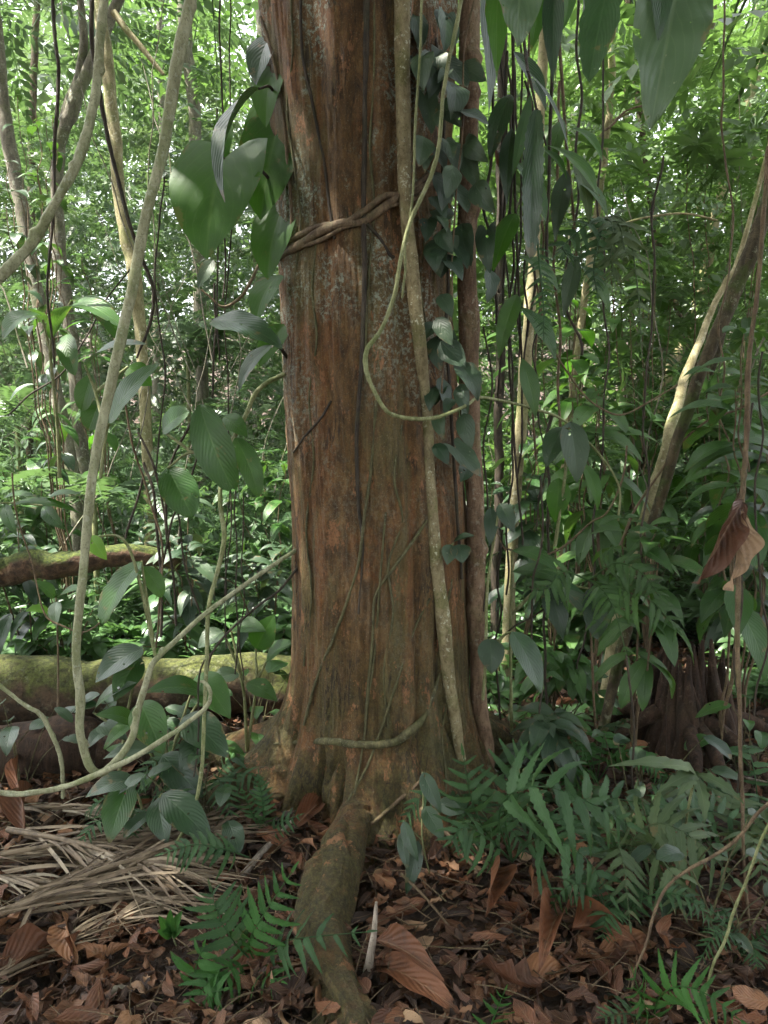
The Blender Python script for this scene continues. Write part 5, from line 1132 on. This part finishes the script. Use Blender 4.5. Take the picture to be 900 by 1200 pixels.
RSH = [('ribbed-leaved shrub with drooping leaves between root curtain and bare pale trunk', 705, 450, 3.7, 55, 7, 'shrub_r', 66, 24), ('bright ribbed-leaved shrub in front of the leaning trunks at mid right', 748, 632, 3.15, 30, 4, 'shrub_r', 66, 24),
       ('broad-leaved shrub at the right edge beside the hanging brown liana', 866, 430, 3.2, 40, 5, 'veined', 70, 34), ('dark shrub filling the gap beside the brown side stem', 610, 540, 4.2, 40, 6, 'glossy', 50, 20),
       ('light green shrub high behind the narrow hanging fern', 650, 400, 4.6, 45, 6, 'heart', 48, 18), ('pointed-leaved shrub hanging under the pale twig in the right thicket', 770, 330, 4.8, 60, 7, 'shrub_r', 44, 16),
       ('dark glossy shrub around the foot of the leaning mossy trunk', 690, 740, 5.0, 55, 7, 'shrub_r', 40, 17), ('dense dark shrub below the dead brown leaf', 850, 690, 4.7, 50, 7, 'shrub_r', 44, 17),
       ('large-leaved shrub at the right edge above the dead brown leaf', 885, 560, 3.6, 40, 6, 'glossy', 60, 22), ('fresh green shrub behind the bare pale trunk', 830, 500, 5.2, 55, 7, 'heart', 46, 20),
       ('low dark shrub left of the tree stump', 735, 800, 4.8, 30, 5, 'shrub_r', 28, 12), ('grey-green shrub low behind the dark fern', 650, 870, 2.9, 45, 7, 'dull', 44, 20),
       ('thin-leaved shrub above the pale twig near the right edge', 850, 180, 5.0, 60, 6, 'shrub_r', 40, 15), ('narrow-leaved shrub around the thin pale sapling', 680, 200, 5.4, 60, 7, 'heart', 40, 15),
       ('spindly shrub beside the pale hanging leaf', 760, 230, 5.6, 60, 7, 'shrub_r', 38, 15), ('young bright shrub in front of the yellow-green sapling foot', 640, 760, 3.6, 35, 5, 'veined', 46, 18)]
for k, (lab, cx, cy, Y, sp, n, mt, lp, wp) in enumerate(RSH): ribbed_shrub(lab, cx, cy, Y, sp, n, mt, lp, wp, seed=k + 3)
LSH = [('light green shrub under the forked grey tree', 110, 330, 5.4, 50, 6, 'heart', 34, 14), ('small-leaved shrub beside the leftmost trunk', 30, 150, 5.2, 45, 6, 'veined', 26, 13), ('dark-leaved climber foliage hanging by the leftmost trunk', 45, 230, 4.8, 40, 5, 'glossy', 28, 14),
       ('pale shrub behind the dark root tangle', 200, 620, 4.4, 55, 7, 'dull', 40, 16), ('broad-leaved shrub behind the short raised mossy log', 30, 560, 5.6, 60, 7, 'veined', 40, 18), ('low shrub between the mossy raised log and big log', 60, 730, 4.2, 60, 8, 'veined', 36, 15),
       ('greyish low shrub right of the tangle above the big log', 300, 660, 4.4, 45, 7, 'dull', 34, 15), ('sparse shrub in the gap left of the big trunk', 300, 560, 5.0, 40, 6, 'veined', 34, 14), ('dense shrub hiding the left end of the logs', 10, 640, 4.3, 45, 6, 'glossy', 40, 16),
       ('leafy seedlings clump just behind the big log near the trunk', 320, 740, 4.3, 40, 7, 'cover', 34, 16), ('dark leafy clump low behind the heart leaf roots', 215, 720, 4.4, 50, 7, 'cover', 36, 16)]
for k, (lab, cx, cy, Y, sp, n, mt, lp, wp) in enumerate(LSH): ribbed_shrub(lab, cx, cy, Y, sp, n, mt, lp, wp, seed=k + 41, kinds=('ovate', 'lance'), name='leafy_shrub')
# young palms far left
for lab, px, py, Y, L, k in (('small palm with comb-like fronds in the left thicket', 110, 590, 5.2, .8, 7), ('pale feathery palm at the left edge of the thicket', 20, 500, 6.4, .9, 7), ('feathery palm in the left distance under the heart leaf', 220, 420, 8.0, 1.1, 8), ('young palm deep in the right thicket', 770, 560, 6.5, .9, 7)):
    f = P(px, py, Y); gz_ = float(ground_h(f[0], f[1])); t = thing('young_palm', lab, 'palm', (f[0], f[1], gz_))
    mb = MB(); tube(mb, [np.array([f[0], f[1], gz_]), f], .02, 7); mb.build('stem', M['green_vine'], t)
    dr = rdirs(k, .1, .9); R = frames(dr, .1)
    for a in range(k):
        mb = MB(); scatter(mb, TF2 if k == 7 else TF, f[None], R[a:a + 1], [L * random.uniform(.8, 1.1)]); mb.build('frond', M['f_left'], t)
# ================================================================== FOREST FLOOR
def ground_normal(x, y, e=.03):
    return unit([-(ground_h(x + e, y) - ground_h(x - e, y)) / (2 * e), -(ground_h(x, y + e) - ground_h(x, y - e)) / (2 * e), 1])
def dead_leaf_T(kind, curl, bend, wave, nl=6, nw=4):
    X, Yy, Z, F, U = leaf_grid(kind, nl, nw, .1, wave, seed=random.random() * 9)
    W = random.uniform(.38, .62)
    a = X * 2 * curl
    x = np.sin(a) / max(curl, .01) / 2 * W; z = (1 - np.cos(a)) / max(curl, .01) / 2 * W + Z * W
    b = bend * (Yy - .5) ** 2 * 1.5
    return np.stack([x, Yy - .5, z + b], 1), F, U, np.full(len(x), random.random())
DT = [dead_leaf_T(random.choice(['ovate', 'oblong', 'lance', 'ovate']), random.uniform(.1, 2.2), random.uniform(-.5, .9), random.uniform(.1, .45)) for _ in range(18)]
def litter(name, n, x0, x1, y0, y1, s0, s1, mat, lift=.05, tilt=.5):
    mb = MB()
    x = rng.uniform(x0, x1, n); y = y0 + (y1 - y0) * rng.random(n) ** 1.6
    keep = np.hypot(x - trunk_c(0.), y - TY) > .30; x, y = x[keep], y[keep]; n = len(x)
    z = ground_h(x, y) + rng.random(n) ** 1.5 * lift + .008
    ax = rdirs(n, -.35, .35); R = frames(ax, tilt)
    flip = rng.random(n) < .5; R[flip, :, 0] *= -1; R[flip, :, 2] *= -1
    w = rng.integers(0, len(DT), n); s = rng.uniform(s0, s1, n) * rng.uniform(.6, 1.2, n)
    for k in range(len(DT)):
        m = w == k; scatter(mb, DT[k], np.stack([x, y, z], 1)[m], R[m], s[m])
    return tag(mb.build(name, M[mat]), kind='stuff')
litter('leaf_litter', 27000, -2.4, 2.8, 1.4, 6.5, .018, .10, 'litter')
litter('fallen_leaf_scatter', 1500, -1.8, 2.2, 1.4, 4.8, .06, .18, 'dead_leaf', .07, .8)
mb = MB()
for _ in range(1700):
    x, y = rng.uniform(-1.9, 2.2), 1.45 + 3.5 * rng.random() ** 1.4
    if math.hypot(x, y - TY) < .45: continue
    L = rng.uniform(.06, .34); a = rng.random() * PI
    p0 = np.array([x, y, float(ground_h(x, y)) + rng.uniform(.01, .06)]); x1, y1 = x + L * math.cos(a), y + L * math.sin(a)
    p1 = np.array([x1, y1, float(ground_h(x1, y1)) + rng.uniform(.005, .08)])
    tube(mb, [p0, (p0 + p1) / 2 + rng.normal(0, .012, 3), p1], [rng.uniform(.001, .0035), .0018, .001], 5, .04, .2)
tag(mb.build('fallen_twigs', M['brown_vine']), kind='stuff')

# big dead leaves that can be told apart
def big_dead(label, A, B, w, curl=.6, kind='ovate', normal=(0, -.4, 1), bulge=.1, tone=.5, name='dead_leaf', mat='dead_leaf', wave=.12, twist=0., lift=.03):
    a = G(*A) + [0, 0, lift]; b = G(*B) + [0, 0, lift * 1.3]
    mb = MB(); leaf_between(mb, a, b, w * mpp((a[1] + b[1]) / 2), kind, normal, bulge, .15, wave, 0, 20, 10, tone, curl=curl, twist=twist)
    return tag(mb.build(name, M[mat], None, a), label, 'dead leaf')
big_dead('long reddish dead leaf with dark spots at the bottom centre', (440, 1142), (540, 1205), 46, .3, tone=.62)
big_dead('reddish-brown curled dead leaf lying just above the spotted one', (440, 1128), (520, 1188), 34, .5, tone=.45, lift=.07)
big_dead('orange-brown rolled dead leaf leaning on the right root', (575, 1045), (568, 1120), 24, 1.4, 'lance', (0, -1, .3), .05, .6, lift=.09)
big_dead('tan dead leaf standing folded under the dark fern', (620, 1060), (622, 1105), 26, .7, 'ovate', (0, -1, .3), .08, .7, lift=.1)
big_dead('large long curled dead leaf right of the spotted leaf', (660, 1100), (630, 1185), 34, 1.1, 'lance', (-.3, -.7, .6), .15, .55, lift=.08)
big_dead('broad arched dead leaf under the grey fern', (670, 1110), (745, 1135), 40, .9, 'ovate', (0, -.6, .8), .25, .55, lift=.06)
big_dead('pinkish brown dead leaf lying beside the vine stem at right', (700, 1130), (770, 1120), 34, .6, 'ovate', (0, -.6, .9), .1, .75)
big_dead('pale folded dead leaf near the bright bottom frond', (600, 1175), (668, 1150), 34, .8, 'ovate', (0, -.5, 1), .1, .8)
big_dead('tan drooping dead leaf with ribs in the straw at the left', (80, 1095), (92, 1155), 28, .7, 'oblong', (0, -1, .6), .1, .82, lift=.05)
big_dead('dark red-brown dead leaf on the bottom left edge', (0, 1150), (75, 1125), 46, .7, 'ovate', (0, -.5, 1), .15, .35)
big_dead('upright brown dead leaf standing in litter at the far left', (30, 1000), (38, 950), 30, 1., 'ovate', (.2, -1, .2), .1, .4, lift=.08)
big_dead('orange pointed dead leaf standing in front of the low log', (26, 968), (27, 908), 14, .8, 'lance', (.2, -1, .2), .05, .62, lift=.1)
big_dead('brown curled dead leaf in the hollow left of the tree foot', (345, 985), (382, 955), 26, 1., 'ovate', (0, -.8, .6), .15, .45, lift=.05)
big_dead('small pale yellow dead leaf in litter right of the front root', (485, 1130), (508, 1112), 16, .4, 'ovate', (0, -.6, 1), .08, .95)
big_dead('brown dead leaf lying against the front root at the bottom', (318, 1185), (330, 1140), 24, .6, 'ovate', (0, -.8, .6), .1, .6)
big_dead('tan dead leaf at the bottom edge beside the front root', (375, 1205), (386, 1170), 26, .5, 'ovate', (0, -.7, .7), .1, .85)
big_dead('dull brown dead leaf between bottom fern and seedling', (270, 1150), (318, 1135), 32, .5, 'ovate', (0, -.6, 1), .1, .5)
big_dead('small yellow fallen leaf in the litter at the bottom left', (130, 1185), (150, 1170), 16, .3, 'ovate', (0, -.6, 1), .08, .98, mat='straw')
# two dead leaves hung on the right liana
for lab, A, B, w, cu, tone, kd, nrm, tw, bu in (('large dark brown crumpled dead leaf hanging from the right liana', (870, 588, 2.27), (816, 684, 2.16), 27, .55, .30, 'oblong', (-.3, -1, .5), 1.0, .16), ('pale papery dead leaf hanging beside the dark crumpled one', (868, 597, 2.22), (852, 692, 2.16), 26, .45, .97, 'ovate', (.35, -1, .1), .5, .06)):
    mb = MB(); leaf_between(mb, P(*A), P(*B), w * mpp(2.25), kd, nrm, bu, .5, .30, 0, 30, 14, tone, curl=cu, twist=tw); tag(mb.build('hanging_dead_leaf', M['dead_leaf'], None, P(*A)), lab, 'dead leaf')
mb = MB(); leaf_between(mb, P(586, 175, 3.05), P(596, 218, 3.0), 40 * mpp(3), 'ovate', (0, -1, .2), .1, .3, .3, 0, 16, 8, .35, curl=1.); tag(mb.build('hanging_dead_leaf', M['dead_leaf'], None, P(586, 175, 3.05)), 'reddish brown dead leaf caught in the root curtain', 'dead leaf')

# sticks
def stick(label, A, B, r, mat='pale_stick', za=.03, zb=.03, name='stick'):
    a = G(*A) + [0, 0, za]; b = G(*B) + [0, 0, zb]; mb = MB()
    tube(mb, [a, a * .6 + b * .4 + rng.normal(0, .008, 3), b], np.array([r, r * .95, r * .5]) * mpp(a[1]), 7, .02, .3)
    return tag(mb.build(name, M[mat], None, a), label, 'stick')
a = P(430, 1145, 1.98); b = P(441, 1057, 2.02); mb = MB(); tube(mb, [a, (a + b) / 2 + [.004, 0, 0], b], [.013, .011, .004], 8, .02, .35); tag(mb.build('stick', M['pale_stick'], None, a), 'bleached splintered stick standing upright right of the front root', 'stick')
stick('grey flat stick leaning in the litter left of the tree foot', (285, 1035), (342, 978), 4.5, zb=.05)
stick('thin dark fallen branch lying in the litter at the far left', (20, 1010), (108, 945), 7, 'dead_wood', .04, .08)
stick('thin pale arched twig in the litter under the smooth oval leaves', (470, 1058), (558, 1135), 1.8, 'brown_vine', .1, .02)
stick('thin stem leaning from the tree foot down to the right', (494, 985), (562, 1046), 3, 'brown_vine', .12, .06)
stick('pale dry twig low at the right edge', (780, 890), (905, 940), 2, zb=.08)
stick('pale dry twig below the other one at the right edge', (790, 905), (905, 910), 2.4, zb=.06)
stick('thin upright dry stem standing in the straw', (200, 1010), (199, 940), 1.6, 'brown_vine', .02, .3)

# dead palm fronds: rib and dry straps
def dead_frond(label, A, B, n, spread, L, seed, tone=(.2, .8), lift=.03):
    rs = np.random.default_rng(seed)
    a = G(*A); b = G(*B); a[2] += lift; b[2] += lift
    t = thing('dead_palm_frond', label, 'palm frond', a)
    mb = MB(); tube(mb, [a, (a + b) / 2 + [0, 0, .03], b], [.010, .008, .004], 8, .02, .2); mb.build('rib', M['straw'], t)
    d = unit(b - a); x = np.array([d[1], -d[0], 0]); mb = MB(); T = np.linalg.norm(b - a)
    for k in range(n):
        f = rs.random(); c = a + (b - a) * f + [0, 0, rs.uniform(-.01, .03)]
        an = rs.normal(0, spread); dd = d * math.cos(an) + x * math.sin(an); l = L * rs.uniform(.5, 1.15)
        e = c + dd * l; e[2] = float(ground_h(e[0], e[1])) + rs.uniform(.01, .05) + lift * .5
        m = (c + e) / 2; m[2] = max(m[2], float(ground_h(m[0], m[1])) + .02) + rs.uniform(0, .035)
        C = catmull([c, m, e], 9); w = rs.uniform(.002, .008) * np.sin(PI * np.linspace(.12, 1, 9) ** .8).clip(.15)[:, None]
        nn = unit([rs.normal(0, .5), rs.normal(0, .5) - .4, 1]); sd = unit(np.cross(dd, nn))
        fd = np.array([0, 0, 1]) * w * .6
        V = np.stack([C - sd * w, C + fd * -1, C + sd * w], 1).reshape(-1, 3)
        F = [[i * 3 + j, i * 3 + j + 1, i * 3 + j + 4, i * 3 + j + 3] for i in range(8) for j in range(2)]
        mb.add(V, F, np.tile([[0, 0], [.5, 0], [1, 0]], (9, 1)), rs.uniform(*tone))
    mb.build('straps', M['straw'], t)
dead_frond('dry palm frond of pale straps lying from the left edge towards the tree', (-60, 1035), (215, 1000), 60, .16, .42, 1, (.3, .9), .06)
dead_frond('broad dry palm frond sloping over the middle of the straw heap', (10, 1000), (200, 1060), 80, .25, .40, 9, (.2, .9), .09)
dead_frond('dry palm frond of long parallel straps along the lower edge of the straw heap', (-30, 1110), (170, 1050), 70, .2, .45, 10, (.1, .8), .07)
dead_frond('dry palm frond lying lower left with grey straps sloping right', (-60, 1035), (190, 1085), 46, .22, .40, 2, (.4, 1.), .04)
dead_frond('brownish dry palm frond fanned across the middle of the straw heap', (40, 1080), (235, 1020), 60, .30, .40, 3, (.1, .6), .08)
dead_frond('dry palm frond with thin straps at the bottom left corner', (-40, 1180), (150, 1090), 36, .35, .36, 4, (.2, .8), .03)
dead_frond('pale bleached palm straps lying before the low dark log', (10, 965), (130, 975), 34, .4, .26, 5, (.6, 1.), .05)
dead_frond('small straw-coloured frond lying beyond the dark seedling', (120, 1000), (230, 955), 28, .5, .30, 6, (.3, .9), .06)

# ================================================================== UNDERGROWTH AND THE FAR WOOD
def in_front(x, y):  # keep clear sight lines where the photo is open
    return np.hypot(x - trunk_c(0.), y - TY) < .8
mb = MB()   # low broad-leaved cover
n = 13000
y = 3.9 + 9 * rng.random(n) ** 1.1; x = rng.uniform(-.62, .62, n) * y * 1.05
k = ~((np.abs(x - (.32 * y)) < .62) & (y < 5.2)) & (vnoise(x * 1.4, y * 1.4, 3.3) > .22); x, y = x[k], y[k]; n = len(x)
z = ground_h(x, y) + .02 + rng.random(n) ** 1.3 * np.clip(.16 + .17 * (y - 3.9), .1, 1.25)
for tm in (TRB, TR, TSF): 
    m = rng.random(n) < .45
    scatter(mb, tm, np.stack([x, y, z], 1)[m], frames(rdirs(m.sum(), .1, .5), .3), rng.uniform(.07, .19, m.sum()))
tag(mb.build('undergrowth', M['cover']), kind='stuff')
mb = MB()   # seedlings creeping between the litter close by, right side
n = 260
x = rng.uniform(.35, 1.7, n); y = rng.uniform(2.6, 4.6, n); k = (vnoise(x * 2.2, y * 2.2, 1.) > .45); x, y = x[k], y[k]; n = len(x)
scatter(mb, TRB, np.stack([x, y, ground_h(x, y) + .03], 1), frames(rdirs(n, .1, .5), .3), rng.uniform(.07, .15, n))
tag(mb.build('ground_cover', M['cover']), kind='stuff')

mb = MB(); n = 2600
y = rng.uniform(4.4, 8.5, n); x = rng.uniform(.08, .60, n) * y; z = ground_h(x, y) + rng.random(n) ** 1.2 * 1.7
k = (fbm(x * 1.1, y * 1.1, z * 1.1, 2) > .50) & ~((np.abs(x - .32 * y) < .5) & (y < 5.2) & (z < .8)); x, y, z = x[k], y[k], z[k]; n = len(x)
w_ = rng.integers(0, 3, n)
for a, tm in enumerate((TS2, TP2, TR)):
    m = w_ == a; scatter(mb, tm, np.stack([x, y, z], 1)[m], frames(rdirs(m.sum(), -.2, .7), .4), rng.uniform(.14, .30, m.sum()))
tag(mb.build('fine_undergrowth', M['cover']), kind='stuff')

def thicket(name, n, xr, yr, zr, tms, s, mat, f=.7, thr=.45, sag=1., elo=-.7, ehi=.6, gaps=(), near=0):
    mb = MB()
    y = rng.uniform(*yr, n); x = rng.uniform(*xr, n) * y; z = zr[0] + (zr[1](y) - zr[0]) * rng.random(n) ** sag
    k = fbm(x * f, y * f, z * f, 2) > thr
    k &= ~((z > 1.3) & (y < near))
    for (cx, cy, cr) in gaps:   # openings in the canopy where sky shows
        dxp = 450 + FPX * x / y; dyp = 600 - FPX * np.tan(np.arctan2(z - CAM_H, y) + PITCH)
        k &= ~((np.hypot(dxp - cx, dyp - cy) < cr) & (vnoise(x * 2, z * 2, y) > .22))
    x, y, z = x[k], y[k], z[k] + ground_h(x[k], y[k]) * .8; n = len(x); w = rng.integers(0, len(tms), n)
    tone = np.clip(fbm(x * .8 + 9, y * .8, z * .8, 2) * 2.2 - .6 + rng.normal(0, .12, n), 0, 1)
    for a, tm in enumerate(tms):
        m = w == a
        scatter(mb, tm, np.stack([x, y, z], 1)[m], frames(rdirs(m.sum(), elo, ehi), .5), rng.uniform(*s, m.sum()), tone[m])
    print(name, n)
    return tag(mb.build(name, M[mat]), kind='stuff')
top = lambda m: (lambda y: 1.5 + .50 * y * m)
thicket('light_thicket', 11000, (-.64, -.05), (4.9, 10.5), (.15, top(.75)), (TP, TP2, TS2, TS, TF, TP2), (.14, .34), 'f_left', 1.0, .46, 1.4, near=6.3)
thicket('dark_thicket', 10000, (.03, .64), (4.6, 10.5), (.15, top(1.0)), (TS, TS2, TP2, TP, TS2, TR), (.14, .34), 'f_right', 1.0, .49, 1.2)
thicket('distant_forest', 23000, (-.75, .75), (10.5, 24), (.1, top(1.0)), (TS, TS2, TP, TP2), (.4, .95), 'f_far', .35, .33, 1.1, gaps=((10, 15, 50), (330, 70, 60), (300, 20, 40), (770, 190, 60), (700, 270, 40), (880, 120, 50), (800, 60, 30), (190, 10, 30)))
mb = MB()
for _ in range(170):    # bare thin stems and twigs threading the thicket
    y = rng.uniform(4.6, 10); x = rng.uniform(-.6, .6) * y
    if abs(x) < .25 and y < 4.5: continue
    p0 = np.array([x, y, ground_h(x, y) * 1. + rng.uniform(0, 2.5)]); p1 = p0 + [rng.normal(0, .5), rng.normal(0, .3), rng.uniform(.4, 2.2)]
    tube(mb, [p0, (p0 + p1) / 2 + rng.normal(0, .08, 3), p1], [rng.uniform(.003, .008), .004, .002], 5, .12, .1, .05)
tag(mb.build('thicket_twigs', M['tree_grey']), kind='stuff')
# unseen canopy added overhead, and low foliage behind the camera, to shade trunk and floor
mb = MB()
n = 3300
x = rng.uniform(-8, 4.5, n); y = rng.uniform(-7, 2.6, n); z = 5.0 + rng.random(n) * 3
k = fbm(x * .5, y * .5, 2.2, 2) > .39; 
scatter(mb, TS, np.stack([x, y, z], 1)[k], frames(rdirs(k.sum(), -.5, .4)), rng.uniform(.6, 1.2, k.sum()))
n = 1500
x = rng.uniform(-9, 9, n); y = rng.uniform(-9.5, -6, n); z = rng.random(n) * 6
k = fbm(x * .5, z * .5, 7.2, 2) > .55
scatter(mb, TS, np.stack([x, y, z], 1)[k], frames(rdirs(k.sum(), -.5, .4)), rng.uniform(.6, 1.2, k.sum()))
tag(mb.build('shade_canopy', M['f_crown']), kind='stuff')

# ================================================================== LIGHT
SUN_EL, SUN_AZ = math.radians(64), math.radians(-105)     # azimuth from +y towards +x
w = bpy.data.worlds.new('World'); scene.world = w; w.use_nodes = True
nt = w.node_tree; bg = nt.nodes['Background']; sky = nt.nodes.new('ShaderNodeTexSky'); sky.sky_type = 'NISHITA'; sky.sun_disc = False
sky.sun_elevation = SUN_EL; sky.sun_rotation = SUN_AZ; sky.air_density = 1.0; sky.dust_density = 3.0; sky.ozone_density = .6
hs = nt.nodes.new('ShaderNodeHueSaturation'); hs.inputs['Saturation'].default_value = .22   # thin bright cloud
nt.links.new(sky.outputs[0], hs.inputs['Color']); nt.links.new(hs.outputs[0], bg.inputs[0]); bg.inputs[1].default_value = .15
sd = bpy.data.lights.new('sun', 'SUN'); sd.energy = 5.0; sd.angle = math.radians(.6); sd.color = (1, .95, .85)
so = bpy.data.objects.new('sun', sd); col.objects.link(so)
d = Vector((math.sin(SUN_AZ) * math.cos(SUN_EL), math.cos(SUN_AZ) * math.cos(SUN_EL), math.sin(SUN_EL)))
so.rotation_euler = d.to_track_quat('Z', 'Y').to_euler()
hz = NT('thin forest air'); hz.t.links.new(hz.n('ShaderNodeVolumePrincipled', None, Color=(.86, .93, .88, 1), Density=.0009, Anisotropy=.2).outputs[0], hz.out.inputs['Volume'])
mb = MB(); X0, X1, Y0, Y1, Z0, Z1 = -75, 75, -14, 100, -3, 34
mb.add([[X0, Y0, Z0], [X1, Y0, Z0], [X1, Y1, Z0], [X0, Y1, Z0], [X0, Y0, Z1], [X1, Y0, Z1], [X1, Y1, Z1], [X0, Y1, Z1]], [[3, 2, 1, 0], [4, 5, 6, 7], [0, 1, 5, 4], [1, 2, 6, 5], [2, 3, 7, 6], [3, 0, 4, 7]])
tag(mb.build('haze', hz.m, smooth=False), kind='stuff')
vs = scene.view_settings; vs.view_transform = 'Standard'; vs.look = 'None'; vs.gamma = 1; vs.use_curve_mapping = False; vs.exposure = 2.5
scene.display_settings.display_device = 'sRGB'
cy = scene.cycles
cy.use_denoising = True; cy.denoiser = 'OPENIMAGEDENOISE'; cy.max_bounces = 8; cy.diffuse_bounces = 4; cy.glossy_bounces = 2; cy.transmission_bounces = 5; cy.sample_clamp_indirect = 6
cy.use_adaptive_sampling = True; cy.adaptive_threshold = .02
